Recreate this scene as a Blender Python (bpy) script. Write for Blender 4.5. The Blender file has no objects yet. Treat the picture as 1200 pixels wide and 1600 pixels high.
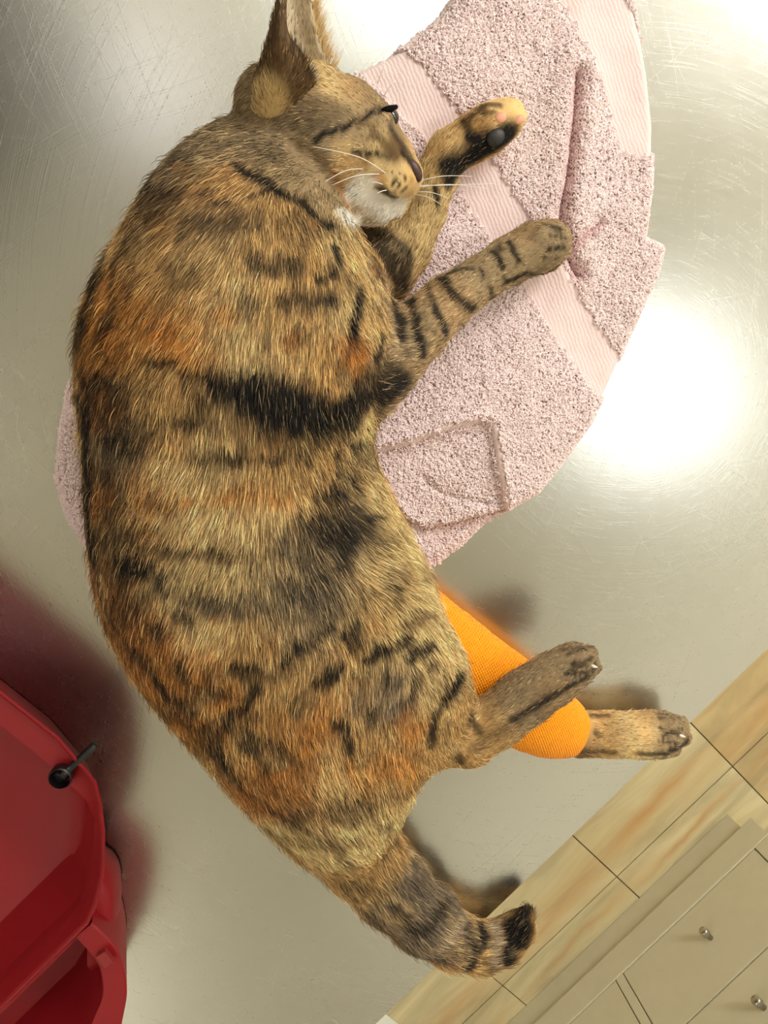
import bpy, bmesh, math, random
import numpy as np
from mathutils import Vector, Matrix
from mathutils.bvhtree import BVHTree
random.seed(7); rng = np.random.default_rng(7)
S = bpy.context.scene
COL = S.collection
PI = math.pi
# ------------------------------------------------------------------ camera
FPX, CX, CY = 1240.0, 600.0, 800.0      # focal length in pixels of the 1200x1600 frame
H, TZ = 0.45, 0.85                      # camera above the table, table height
nrm = lambda v: v / np.linalg.norm(v)
def cray(px, py): return np.array([(px-CX)/FPX, (py-CY)/FPX, 1.0])
_d = nrm(cray(420, 560))
_ex = nrm(np.cross(_d, np.cross(cray(600, 1595), cray(1200, 1020))))
if _ex[0] < 0: _ex = -_ex
_ez = -_d; _ey = np.cross(_ez, _ex)
R = np.array([_ex, _ey, _ez]); CAM = np.array([0, 0, TZ+H])
def at(px, py, z):
    """point at height z above the table top seen at a pixel"""
    w = R @ cray(px, py); return CAM + w*((TZ+z-CAM[2])/w[2])
def atf(px, py): return at(px, py, -TZ)
def aty(px, py, y):
    w = R @ cray(px, py); return CAM + w*((y-CAM[1])/w[1])
def msc(px, py, z):
    return float(np.linalg.norm(at(px+1, py, z)-at(px-1, py, z)) + np.linalg.norm(at(px, py+1, z)-at(px, py-1, z)))/4
cd = bpy.data.cameras.new('camera'); cam = bpy.data.objects.new('camera', cd); COL.objects.link(cam)
cd.sensor_fit = 'VERTICAL'; cd.sensor_height = 32.0; cd.lens = 32.0*FPX/1600
cd.clip_start = 0.01
M = Matrix([[R[i][0], -R[i][1], -R[i][2], CAM[i]] for i in range(3)] + [[0, 0, 0, 1]])
cam.matrix_world = M
S.camera = cam
# ------------------------------------------------------------------ world, exposure, lamps
S.view_settings.view_transform = 'Standard'; S.view_settings.look = 'None'
S.view_settings.gamma = 1.0; S.view_settings.use_curve_mapping = False
S.view_settings.exposure = 0.30
W = bpy.data.worlds.new('world'); S.world = W; W.use_nodes = True
W.node_tree.nodes['Background'].inputs[0].default_value = (1.0, 0.95, 0.86, 1)
W.node_tree.nodes['Background'].inputs[1].default_value = 0.10
def area(name, loc, sx, sy, power, col, rot=(0, 0, 0)):
    l = bpy.data.lights.new(name, 'AREA'); l.shape = 'RECTANGLE'; l.size = sx; l.size_y = sy
    l.energy = power; l.color = col
    o = bpy.data.objects.new(name, l); COL.objects.link(o); o.location = loc; o.rotation_euler = rot
    return o
CEIL = 2.60
LAMPS = [  # x, y, size x, size y, power, colour, label
    (0.68, -0.78, 0.20, 0.28, 2.2, (0.97, 1.0, 1.0), 'white square ceiling light near the cabinet wall, above the right end of the table'),
    (0.98, 0.44, 0.26, 0.26, 2.4, (0.97, 1.0, 1.0), 'white square ceiling light above the right end of the table, away from the cabinet'),
    (-1.25, 1.20, 0.60, 0.60, 8.0, (1.0, 0.96, 0.90), 'large white square fill light added on the ceiling, to the left of the dark block'),  # added fill, kept out of the steel's reflection
    (-1.95, 0.10, 0.40, 0.60, 2.5, (1.0, 0.93, 0.80), 'long white fill light added on the ceiling beyond the left end of the table'),  # added fill, set where the tabletop does not mirror it
    (0.26, 0.66, 0.12, 0.26, 0.34, (0.98, 0.94, 1.0), 'narrow dim ceiling light over the front edge of the dark block'),
    (2.20, -1.35, 0.50, 0.60, 16.0, (1.0, 0.97, 0.92), 'large white square fill light added on the ceiling in the far right corner'),  # added fill from the right, no lamp known there
    (2.30, 0.10, 0.50, 1.20, 60.0, (1.0, 0.985, 0.965), 'long bright fill light added on the ceiling along the right wall')]  # added to brighten towel and cat from the right
FILL_UPLIGHTS = [  # added uplights, no known source, to brighten the ceiling: x, y, size x, size y, power, label
    (-2.18, -0.10, 0.10, 2.2, 15.0, 'long white trough of fill light added on the left wall'),
    (0.20, 1.58, 2.6, 0.10, 17.0, 'long white trough of fill light added on the wall behind the dark block'),
    (0.30, -1.74, 2.6, 0.10, 5.0, 'long white trough of fill light added on the wall above the cabinet')]
for lx_, ly_, sx_, sy_, pw_, lab_ in FILL_UPLIGHTS: area('fill_uplight', (lx_, ly_, 2.132), sx_, sy_, pw_, (1.0, 0.99, 0.97), (PI, 0, 0))
for lx_, ly_, sx_, sy_, pw_, c_, lab_ in LAMPS: area('lamp', (lx_, ly_, CEIL-0.072), sx_, sy_, pw_, c_)

# ------------------------------------------------------------------ helpers
def s2l(c):
    return tuple(((v/255)/12.92 if v/255 <= 0.04045 else ((v/255+0.055)/1.055)**2.4) for v in c)
def put(o, parent=None):
    COL.objects.link(o)
    if parent: o.parent = parent
    return o
def mesh_obj(name, verts, faces, mat=None, parent=None, smooth=False):
    me = bpy.data.meshes.new(name); me.from_pydata([tuple(v) for v in verts], [], [tuple(f) for f in faces]); me.update()
    if mat: me.materials.append(mat)
    if smooth: me.polygons.foreach_set('use_smooth', [True]*len(me.polygons))
    return put(bpy.data.objects.new(name, me), parent)
def bm_obj(name, bm, mat=None, parent=None, smooth=False):
    me = bpy.data.meshes.new(name); bm.normal_update(); bm.to_mesh(me); bm.free()
    if mat: me.materials.append(mat)
    if smooth: me.polygons.foreach_set('use_smooth', [True]*len(me.polygons))
    return put(bpy.data.objects.new(name, me), parent)
def bx(bm, x0, x1, y0, y1, z0, z1, bevel=0.0):
    g = bmesh.ops.create_cube(bm, size=1.0)['verts']
    bmesh.ops.scale(bm, vec=(x1-x0, y1-y0, z1-z0), verts=g)
    bmesh.ops.translate(bm, vec=((x0+x1)/2, (y0+y1)/2, (z0+z1)/2), verts=g)
    if bevel:
        es = list({e for v in g for e in v.link_edges})
        bmesh.ops.bevel(bm, geom=es, offset=bevel, segments=2, affect='EDGES', profile=0.7)
def box(name, x0, x1, y0, y1, z0, z1, mat, parent=None, bevel=0.0):
    bm = bmesh.new(); bx(bm, x0, x1, y0, y1, z0, z1, bevel); return bm_obj(name, bm, mat, parent)
def frames(path):
    path = [np.asarray(p, float) for p in path]; out = []
    up = np.array([0, 0, 1.0])
    for i, p in enumerate(path):
        t = nrm(path[min(i+1, len(path)-1)] - path[max(i-1, 0)])
        u = up if abs(t @ up) < 0.95 else np.array([1.0, 0, 0])
        a = nrm(np.cross(u, t)); b = np.cross(t, a); out.append((p, a, b))
    return out
def tube_geo(path, rad, n=8, cap=True, flat=1.0):
    V, F = [], []; fr = frames(path)
    for i, (p, a, b) in enumerate(fr):
        r = rad[i] if hasattr(rad, '__len__') else rad
        for k in range(n):
            q = 2*PI*k/n; V.append(p + a*(r*math.cos(q)) + b*(r*flat*math.sin(q)))
    for i in range(len(fr)-1):
        for k in range(n):
            F.append((i*n+k, i*n+(k+1) % n, (i+1)*n+(k+1) % n, (i+1)*n+k))
    if cap:
        F.append(tuple(range(n))[::-1]); F.append(tuple(range((len(fr)-1)*n, len(fr)*n)))
    return V, F
def tube(name, path, rad, mat, parent=None, n=8, flat=1.0):
    V, F = tube_geo(path, rad, n, True, flat); return mesh_obj(name, V, F, mat, parent, True)
def thing(name, label, cat, loc=(0, 0, 0)):
    o = bpy.data.objects.new(name, None); COL.objects.link(o); o.location = loc
    o.empty_display_size = 0.05; o['label'] = label; o['category'] = cat
    return o
def keep(o, parent):
    """parent without moving"""
    bpy.context.view_layer.update(); o.parent = parent; o.matrix_parent_inverse = Matrix.Translation(parent.location).inverted(); return o
# node helper
class NT:
    def __init__(s, name):
        s.m = bpy.data.materials.new(name); s.m.use_nodes = True; s.t = s.m.node_tree
        s.b = s.t.nodes['Principled BSDF']
    def n(s, typ, **kw):
        nd = s.t.nodes.new(typ)
        for k, v in kw.items():
            if k in nd.inputs.keys() if hasattr(nd.inputs, 'keys') else False: nd.inputs[k].default_value = v
            else: setattr(nd, k, v)
        return nd
    def l(s, a, b): s.t.links.new(a, b)
    def val(s, v, sock): 
        if hasattr(v, 'links'): s.l(v, sock)
        else: sock.default_value = v
    def math(s, op, a, b=0.0, c=None, clamp=False):
        nd = s.t.nodes.new('ShaderNodeMath'); nd.operation = op; nd.use_clamp = clamp
        s.val(a, nd.inputs[0]); s.val(b, nd.inputs[1])
        if c is not None: s.val(c, nd.inputs[2])
        return nd.outputs[0]
    def mix(s, f, a, b, mode='MIX'):
        nd = s.t.nodes.new('ShaderNodeMix'); nd.data_type = 'RGBA'; nd.blend_type = mode
        s.val(f, nd.inputs[0])
        for v, k in ((a, 6), (b, 7)):
            if hasattr(v, 'links'): s.l(v, nd.inputs[k])
            else: nd.inputs[k].default_value = (*v, 1)
        return nd.outputs[2]
    def ramp(s, f, stops):
        nd = s.t.nodes.new('ShaderNodeValToRGB'); s.l(f, nd.inputs[0]); e = nd.color_ramp.elements
        while len(e) < len(stops): e.new(0.5)
        for i, (p, c) in enumerate(stops):
            e[i].position = p; e[i].color = (*c, 1) if hasattr(c, '__len__') else (c, c, c, 1)
        return nd.outputs[0]
    def noise(s, vec, scale, detail=4, rough=0.55, dist=0.0):
        nd = s.t.nodes.new('ShaderNodeTexNoise'); s.l(vec, nd.inputs['Vector'])
        nd.inputs['Scale'].default_value = scale; nd.inputs['Detail'].default_value = detail
        nd.inputs['Roughness'].default_value = rough; nd.inputs['Distortion'].default_value = dist
        return nd.outputs[0]
    def coord(s, kind='Object'): return s.t.nodes.new('ShaderNodeTexCoord').outputs[kind]
    def map(s, vec, scale=(1, 1, 1), rot=(0, 0, 0), loc=(0, 0, 0)):
        nd = s.t.nodes.new('ShaderNodeMapping'); s.l(vec, nd.inputs[0])
        nd.inputs['Scale'].default_value = scale; nd.inputs['Rotation'].default_value = rot; nd.inputs['Location'].default_value = loc
        return nd.outputs[0]
    def bump(s, h, strength=0.3, dist=0.001, prev=None):
        nd = s.t.nodes.new('ShaderNodeBump'); s.l(h, nd.inputs['Height'])
        nd.inputs['Strength'].default_value = strength; nd.inputs['Distance'].default_value = dist
        if prev is not None: s.l(prev, nd.inputs['Normal'])
        return nd.outputs[0]
    def set(s, **kw):
        names = dict(color='Base Color', rough='Roughness', metal='Metallic', normal='Normal', spec='Specular IOR Level', sheen='Sheen Weight', coat='Coat Weight', trans='Transmission Weight', sss='Subsurface Weight', aniso='Anisotropic')
        for k, v in kw.items():
            sock = s.b.inputs[names[k]]
            if hasattr(v, 'links'): s.l(v, sock)
            elif k == 'color': sock.default_value = (*v, 1)
            else: sock.default_value = v
        return s.m
def plain(name, col, rough=0.5, metal=0.0, bumpsc=None, bstr=0.15, spec=0.5):
    t = NT(name); c = t.coord()
    n = t.noise(c, bumpsc or 40, 3)
    t.set(color=t.mix(n, tuple(v*0.92 for v in s2l(col)), tuple(min(1, v*1.06) for v in s2l(col))), rough=rough, metal=metal, spec=spec)
    if bumpsc: t.set(normal=t.bump(n, bstr, 0.0006))
    return t.m
# ------------------------------------------------------------------ materials
def steel():
    t = NT('brushed_steel'); c = t.coord(); prev = None; tot = None
    warp = t.noise(c, 3.0, 2)
    nd = t.t.nodes.new('ShaderNodeVectorMath'); nd.operation = 'MULTIPLY_ADD'
    vm = t.t.nodes.new('ShaderNodeCombineXYZ'); t.l(warp, vm.inputs[0]); t.l(warp, vm.inputs[1])
    t.l(vm.outputs[0], nd.inputs[0]); nd.inputs[1].default_value = (0.12, 0.12, 0); t.l(c, nd.inputs[2]); cw = nd.outputs[0]
    for i, (ang, sx, sy, lo) in enumerate([(12, 7, 900, 0.685), (64, 9, 1100, 0.685), (100, 8, 1000, 0.685), (150, 7, 950, 0.685)]):
        rot = t.map(cw, (1, 1, 1), (0, 0, math.radians(ang))); v = t.map(rot, (sx, sy, 1), (0, 0, 0), (i*3.1, i*1.7, 0))
        n = t.noise(v, 1.0, 1.0)
        r = t.ramp(n, [(lo, 0.0), (lo+0.08, 1.0)])
        tot = r if tot is None else t.math('ADD', tot, r)
    # swirl marks left by wiping in circles
    fin = None
    for i, (ox, oy, lo) in enumerate([(0.15, -0.16, .56), (-0.10, -0.30, .62), (-0.15, 0.20, .62), (0.34, 0.02, .60)]):
        v = t.map(c, (1, 1, 0), (0, 0, 0), (-ox, -oy, 0))
        ln = t.t.nodes.new('ShaderNodeVectorMath'); ln.operation = 'LENGTH'; t.l(v, ln.inputs[0])
        gr = t.t.nodes.new('ShaderNodeTexGradient'); gr.gradient_type = 'RADIAL'; t.l(v, gr.inputs[0])
        cb = t.t.nodes.new('ShaderNodeCombineXYZ')
        t.l(t.math('MULTIPLY', ln.outputs['Value'], 1100.0), cb.inputs[0]); t.l(t.math('MULTIPLY', gr.outputs['Fac'], 22.0), cb.inputs[1]); cb.inputs[2].default_value = i*5.0
        n = t.noise(cb.outputs[0], 1.0, 1.5)
        r = t.ramp(n, [(lo, 0.0), (lo+0.10, 1.0)])
        tot = t.math('ADD', tot, r)
    sm = t.noise(c, 6, 4, 0.6); fine = t.noise(c, 60, 3)
    bmp = t.bump(tot, 0.030, 0.0004)
    rough = t.math('ADD', t.math('MULTIPLY', sm, 0.10), 0.20)
    rough = t.math('ADD', rough, t.math('MULTIPLY', tot, 0.02))
    t.set(color=t.mix(sm, s2l((196, 197, 192)), s2l((212, 212, 206))), metal=1.0, rough=rough, normal=bmp)
    return t.m
M_STEEL = steel()
M_STEELP = plain('plain_steel', (170, 170, 166), 0.35, 1.0)
M_WALL = plain('wall_paint', (214, 208, 190), 0.8, 0, 120, 0.1)
M_CEIL = plain('ceiling_paint', (226, 222, 208), 0.85, 0, 80, 0.1)
M_DARK = plain('dark_block_green', (14, 18, 16), 0.5)
M_CAB = plain('cream_lacquer', (204, 196, 168), 0.38, 0, 30, 0.04)
M_CABIN = plain('cabinet_inside', (70, 66, 54), 0.8)
M_KNOB = plain('brushed_nickel', (190, 186, 176), 0.28, 1.0)
M_BLACK = plain('black_plastic', (18, 17, 16), 0.35)
def red_plastic(name='red_plastic', a=(124, 14, 20), b=(138, 18, 28)):
    t = NT(name); c = t.coord(); n = t.noise(c, 5, 4); f = t.noise(c, 900, 2)
    t.set(color=t.mix(n, s2l(a), s2l(b)), rough=0.5, spec=0.25, normal=t.bump(f, 0.08, 0.0003)); return t.m
M_RED = red_plastic()
def tile_mat(name, base, veins, dark=0.0):
    """polished cream marble with rusty veins; coordinates run in metres on the floor"""
    t = NT(name); c = t.coord('Generated')
    geo = t.t.nodes.new('ShaderNodeNewGeometry').outputs['Position']
    sep = t.t.nodes.new('ShaderNodeSeparateXYZ'); t.l(geo, sep.inputs[0])
    st = t.map(geo, (3.0, 16.0, 1.0)); n = t.noise(st, 1.0, 5, 0.6, 0.6); big = t.noise(t.map(geo, (2.0, 6.0, 1)), 1.0, 3)
    col = t.mix(t.ramp(n, [(0.38, 0.0), (0.62, 1.0)]), s2l(base), s2l(tuple(v*0.86 for v in base)))
    col = t.mix(t.math('MULTIPLY', t.ramp(big, [(0.5, 0.0), (0.72, 1.0)]), 0.55), col, s2l((186, 150, 92)))
    w1 = t.noise(t.map(geo, (7.0, 7.0, 1)), 1.0, 3)
    for (y0, wd, x0, x1, slope, st_) in veins:
        yy = t.math('ADD', sep.outputs[1], t.math('MULTIPLY', t.math('SUBTRACT', w1, 0.5), 0.05))
        yy = t.math('SUBTRACT', yy, t.math('ADD', t.math('MULTIPLY', t.math('SUBTRACT', sep.outputs[0], (x0+x1)/2), slope), y0))
        g = t.math('DIVIDE', t.math('ABSOLUTE', yy), wd)
        g = t.math('SUBTRACT', 1.0, g, clamp=True); g = t.math('POWER', g, 1.5)
        xx = t.math('DIVIDE', t.math('ABSOLUTE', t.math('SUBTRACT', sep.outputs[0], (x0+x1)/2)), (x1-x0)/2)
        xx = t.math('SUBTRACT', 1.25, xx, clamp=True)
        g = t.math('MULTIPLY', t.math('MULTIPLY', g, xx), st_, clamp=True)
        col = t.mix(g, col, s2l((176, 122, 58)))
    t.set(color=col, rough=0.25, spec=0.4); return t.m
# ------------------------------------------------------------------ the room
def struct(o): o['kind'] = 'structure'; return o
X0, X1, Y0, Y1 = -2.3, 2.75, -1.86, 1.7
fl = struct(box('floor', X0, X1, Y0, Y1, -0.05, -0.006, plain('grout', (150, 138, 104), 0.85)))
struct(box('ceiling', X0, X1, Y0, Y1, CEIL, CEIL+0.05, M_CEIL))
struct(box('wall_left', X0-0.05, X0, Y0, Y1, 0, CEIL, M_WALL))
struct(box('wall_right', X1, X1+0.05, Y0, Y1, 0, CEIL, M_WALL))
struct(box('wall_back', X0, X1, Y0-0.05, Y0, 0, CEIL, M_WALL))
struct(box('wall_front', X0, X1, Y1, Y1+0.05, 0, CEIL, M_WALL))
# floor tiles, 31 cm, laid square to the table; joints found from the photograph
gx, gy, TS, GAP = 0.083, -1.156, 0.3095, 0.0022
v1 = atf(1030, 1250)[1]; v2 = atf(1075, 1300)[1]
veinsA = [(v1, 0.035, gx-0.30, gx+0.0, 0.03, 0.9)]
veinsB = [(v2-0.004, 0.022, gx-0.28, gx-0.0, 0.05, 0.85)]
tm = {}
for i in range(-4, 3):
    for j in range(-1, 3):
        xa, ya = gx+(i-1)*TS, gy+(j-1)*TS
        base = (206, 192, 150) if i < 1 else (190, 168, 122)
        vs = []
        if j == 1:
            vs = [(v1+random.uniform(-0.005, 0.005) + (0 if i == 0 else random.uniform(-0.03, 0.03)), 0.05 if i else 0.028, xa, xa+TS, 0.06, 0.6 if i == 0 else 0.42)]
        elif j == 0:
            vs = [(v2+(0 if i == 0 else random.uniform(-0.02, 0.01)), 0.02, xa, xa+TS, 0.05, 0.6 if i == 0 else 0.4)]
        m = tile_mat('marble_tile', base, vs)
        t_ = box('tile', xa+GAP/2, xa+TS-GAP/2, ya+GAP/2, ya+TS-GAP/2, -0.0065, 0.0, m, fl, 0.0008)
w0 = atf(604, 1585)
wp = box('tile', w0[0]-0.22, w0[0], w0[1]-0.10, w0[1]+0.10, 0.0002, 0.004, plain('white_tile', (226, 228, 220), 0.3), fl, 0.001)
wp['label'] = 'white strip laid on the marble floor'
# ------------------------------------------------------------------ drawer cabinet
yc = atf(880, 1515.6)[1]
cab = thing('drawer_cabinet', 'cream lacquered cabinet with drawers on a recessed plinth along the wall', 'cabinet', (-0.5, yc-0.25, 0))
def cb(name, *a, mat=M_CAB, par=cab, bevel=0.0012):
    o = box(name, *a, mat, None, bevel)
    if par is cab: keep(o, cab)
    return o
cxa, cxb = -1.40, 0.0385
cb('plinth', cxa+0.02, 0.012, yc-0.48, yc, 0.0005, 0.0555)
cb('body', cxa, cxb, yc-0.52, yc+0.003, 0.056, 0.79, mat=M_CAB)
cb('bottom_rail', cxa, cxb, yc+0.003, yc+0.011, 0.0562, 0.1088, bevel=0.002)
cb('worktop', cxa-0.01, cxb+0.01, yc-0.55, yc+0.03, 0.7902, 0.82, mat=plain('grey_worktop', (150, 146, 136), 0.4))
def knob(parent, x, y, z):
    V, F = tube_geo([(x, y+0.0001, z), (x, y+0.010, z), (x, y+0.0125, z), (x, y+0.022, z), (x, y+0.024, z)], [0.005, 0.0045, 0.0075, 0.0078, 0.0066], 16)
    o = mesh_obj('knob', V, F, M_KNOB, None, True); o.parent = parent; o.matrix_parent_inverse = parent.matrix_world.inverted(); return o
def front(name, x0, x1, z0, z1, kx, kz):
    o = cb(name, x0, x1, yc+0.0032, yc+0.0085, z0, z1, bevel=0.0014)
    bpy.context.view_layer.update(); knob(o, kx, yc+0.0085, kz); return o
xs0, xs1 = -0.3283, 0.0008
cb('stile', xs0-0.0185, xs0-0.002, yc+0.0032, yc+0.0092, 0.1092, 0.788)
cb('stile', xs1+0.0025, cxb, yc+0.0032, yc+0.0092, 0.1092, 0.788)
z = 0.1100
for k, zt in enumerate((0.2647, 0.418, 0.572, 0.726)):
    front('drawer', xs0, xs1, z, zt-0.0012, -0.1612, 0.181 if k == 0 else (0.333 if k == 1 else (z+zt)/2)); z = zt+0.0012
for k in range(3):
    xb = xs0-0.0205-k*0.345
    front('door', xb-0.335, xb, 0.110, 0.786, xb-0.03, 0.66)
# ------------------------------------------------------------------ dark block added out of view in place of the person holding the camera (it darkens the steel's far corner)
dark_block = thing('dark_reflection_block', 'tall dark green block added behind the steel table in place of the person holding the camera', 'stand-in', (-0.2, 0.85, 0))
for nm, a in (('block_body', (-0.62, 0.195, 0.61, 1.05, 0.0, 2.25)), ('door', (-0.615, -0.215, 0.592, 0.609, 0.08, 2.24)), ('door', (-0.21, 0.19, 0.592, 0.609, 0.08, 2.24))):
    keep(box(nm, *a, M_DARK, None, 0.002), dark_block)
# ceiling fixtures that hold the lamps, the added fill lights included
for (x, y, sx, sy, _p, _c, lab) in LAMPS:
    sx += 0.05; sy += 0.05
    o = box('ceiling_light', x-sx/2, x+sx/2, y-sy/2, y+sy/2, CEIL-0.07, CEIL-0.0005, plain('white_enamel', (230, 230, 226), 0.4), None, 0.006)
    o['label'] = lab; o['category'] = 'lamp'
for (x, y, sx, sy, _p, lab) in FILL_UPLIGHTS:  # boxes for the added uplights
    if abs(x) > 2: xa, xb, ya, yb_ = X0+0.0005, X0+0.20, y-sy/2-0.03, y+sy/2+0.03
    elif y > 0: xa, xb, ya, yb_ = x-sx/2-0.03, x+sx/2+0.03, y-0.08, Y1-0.0005
    else: xa, xb, ya, yb_ = x-sx/2-0.03, x+sx/2+0.03, Y0+0.0005, y+0.08
    o = box('fill_uplight_box', xa, xb, ya, yb_, 2.07, 2.13, plain('white_enamel', (230, 230, 226), 0.4), None, 0.004)
    o['label'] = lab; o['category'] = 'lamp'
# ------------------------------------------------------------------ the table
ye = at(880, 1319, 0)[1]
tab = thing('examination_table', 'scratched stainless steel examination table under the cat', 'table', (-0.05, ye+0.33, 0))
def tb(name, *a, mat=M_STEEL, bevel=0.0015): return keep(box(name, *a, mat, None, bevel), tab)
tb('tabletop', -0.78, 0.62, ye, ye+0.66, TZ-0.0016, TZ, bevel=0.0)
tb('edge_apron', -0.78, 0.62, ye+0.0005, ye+0.003, TZ-0.045, TZ-0.0017, mat=M_STEELP, bevel=0)
tb('edge_apron', -0.78, 0.62, ye+0.657, ye+0.6595, TZ-0.045, TZ-0.0017, mat=M_STEELP, bevel=0)
tb('support_frame', -0.70, 0.54, ye+0.06, ye+0.60, TZ-0.05, TZ-0.0018, mat=M_STEELP)
for x in (-0.66, 0.50):
    for y in (ye+0.09, ye+0.57):
        tb('leg', x-0.02, x+0.02, y-0.02, y+0.02, 0.0005, TZ-0.05, mat=M_STEELP)
# ------------------------------------------------------------------ noise in numpy
def vnoise(P, scale, seed=0):
    Q = P*scale + seed*17.31; I = np.floor(Q).astype(np.int64); F = Q-I; F = F*F*(3-2*F)
    def h(i, j, k):
        n = (i*374761393 + j*668265263 + k*2147483647 + seed*1274126177) & 0xffffffff
        n = ((n ^ (n >> 13))*1274126177) & 0xffffffff; n = n ^ (n >> 16)
        return (n & 0xffff)/65535.0
    i, j, k = I.T; x, y, z = F.T; r = 0
    for a in (0, 1):
        for b in (0, 1):
            for c in (0, 1):
                r = r + h(i+a, j+b, k+c)*(x if a else 1-x)*(y if b else 1-y)*(z if c else 1-z)
    return r
def fbm(P, scale, oct=3, seed=0):
    r = 0; a = 1; t = 0
    for o in range(oct): r = r + a*vnoise(P, scale*2**o, seed+o); t += a; a *= 0.5
    return r/t
def inpoly(P, poly):
    x, y = P[:, 0], P[:, 1]; ins = np.zeros(len(P), bool); n = len(poly)
    for i in range(n):
        x1, y1 = poly[i]; x2, y2 = poly[(i+1) % n]
        c = ((y1 > y) != (y2 > y)) & (x < (x2-x1)*(y-y1)/(y2-y1+1e-12)+x1); ins ^= c
    return ins
def dseg(P, a, b):
    ab = b-a; t = np.clip(((P-a)@ab)/(ab@ab+1e-12), 0, 1); return np.linalg.norm(P-a-t[:, None]*ab, axis=1), t
def dpoly(P, pts, closed=True):
    d = np.full(len(P), 9.0)
    for i in range(len(pts)-(0 if closed else 1)):
        d = np.minimum(d, dseg(P, np.array(pts[i]), np.array(pts[(i+1) % len(pts)]))[0])
    return d
def sstep(a, b, x): t = np.clip((x-a)/(b-a), 0, 1); return t*t*(3-2*t)
def spline(pts, n=6):
    pts = [np.array(p, float) for p in pts]; out = []
    for i in range(len(pts)-1):
        p0, p1, p2, p3 = pts[max(i-1, 0)], pts[i], pts[i+1], pts[min(i+2, len(pts)-1)]
        for k in range(n):
            t = k/n
            out.append(0.5*((2*p1)+(-p0+p2)*t+(2*p0-5*p1+4*p2-p3)*t*t+(-p0+3*p1-3*p2+p3)*t**3))
    out.append(pts[-1]); return out
def xy(pts, z=0.01): return [at(px, py, z)[:2] for px, py in pts]
# ------------------------------------------------------------------ towel
A = xy([(560, 112), (582, 103), (640, 72), (690, 30), (715, -5), (745, -70), (980, -70), (990, 30), (1008, 120), (1016, 200), (1012, 300), (1001, 372), (1031, 388), (1020, 436), (1002, 470), (962, 570), (922, 655), (875, 722), (838, 768), (795, 793), (760, 815), (715, 855), (668, 892), (600, 852), (300, 900), (140, 858), (108, 810), (90, 750), (97, 670), (110, 600), (170, 520), (330, 400), (480, 200)], 0.006)
Bc = xy([(500, 715), (583, 706), (640, 691), (705, 668), (752, 656), (768, 660), (776, 720), (790, 793), (900, 900), (560, 980), (400, 860), (400, 720)], 0.012)   # not upper layer
Cc = xy([(500, 715), (583, 706), (640, 691), (705, 668), (752, 656), (768, 660), (776, 720), (790, 795), (740, 808), (690, 822), (655, 822), (622, 795), (597, 765), (583, 745), (520, 720)], 0.010)  # middle layer
crease = spline(xy([(900, 120), (893, 200), (884, 280), (874, 345), (884, 400), (900, 430)], 0.013))
crease2 = spline(xy([(884, 395), (905, 375), (935, 350)], 0.013))
band1 = spline(xy([(560, 60), (640, 140), (712, 225), (770, 320), (838, 420), (890, 505), (950, 590)], 0.013))
band2 = spline(xy([(880, -80), (925, 0), (962, 75), (985, 140), (1000, 200)], 0.013))
foldl = spline(xy([(583, 704), (640, 689), (705, 666), (756, 655)], 0.013)); foldr = spline(xy([(770, 662), (778, 720), (790, 790)], 0.013))
heml = spline(xy([(583, 745), (597, 765), (622, 795), (655, 822), (690, 821), (740, 807), (790, 795)], 0.011))
raisel = spline(xy([(660, 745), (690, 770), (760, 788)], 0.011))
def towel_h(P):
    """top of the towel above the table; P is N x 2"""
    P3 = np.c_[P, np.zeros(len(P))]
    dA = dpoly(P, A); inA = inpoly(P, A)
    sB = dpoly(P, Bc); sB = np.where(inpoly(P, Bc), -sB, sB)
    sC = dpoly(P, Cc); sC = np.where(inpoly(P, Cc), sC, -sC)
    h = 0.0050 + 0.0050*sstep(-0.0010, 0.0010, sC) + 0.0095*sstep(-0.0020, 0.0020, sB)
    h += 0.0026*np.exp(-(dpoly(P, foldl, False)/0.0045)**2) + 0.0012*np.exp(-(dpoly(P, foldr, False)/0.003)**2)
    h += 0.0016*np.exp(-(dpoly(P, heml, False)/0.003)**2)
    h -= 0.0022*np.exp(-(dpoly(P, raisel, False)/0.0022)**2)
    dc = dpoly(P, crease, False); h += 0.0045*np.exp(-(dc/0.016)**2) - 0.0085*np.exp(-(dc/0.0036)**2)
    dc = dpoly(P, crease2, False); h -= 0.0035*np.exp(-(dc/0.003)**2)
    h += 0.005*(fbm(P3, 22, 2, 3)-0.5) + 0.0022*(fbm(P3, 70, 2, 5)-0.5)
    e = np.clip(dA/0.006, 0, 1); h = h*np.sqrt(1-(1-e)**2)
    return np.where(inA, np.maximum(h, 0.0006), 0.0), inA
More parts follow.
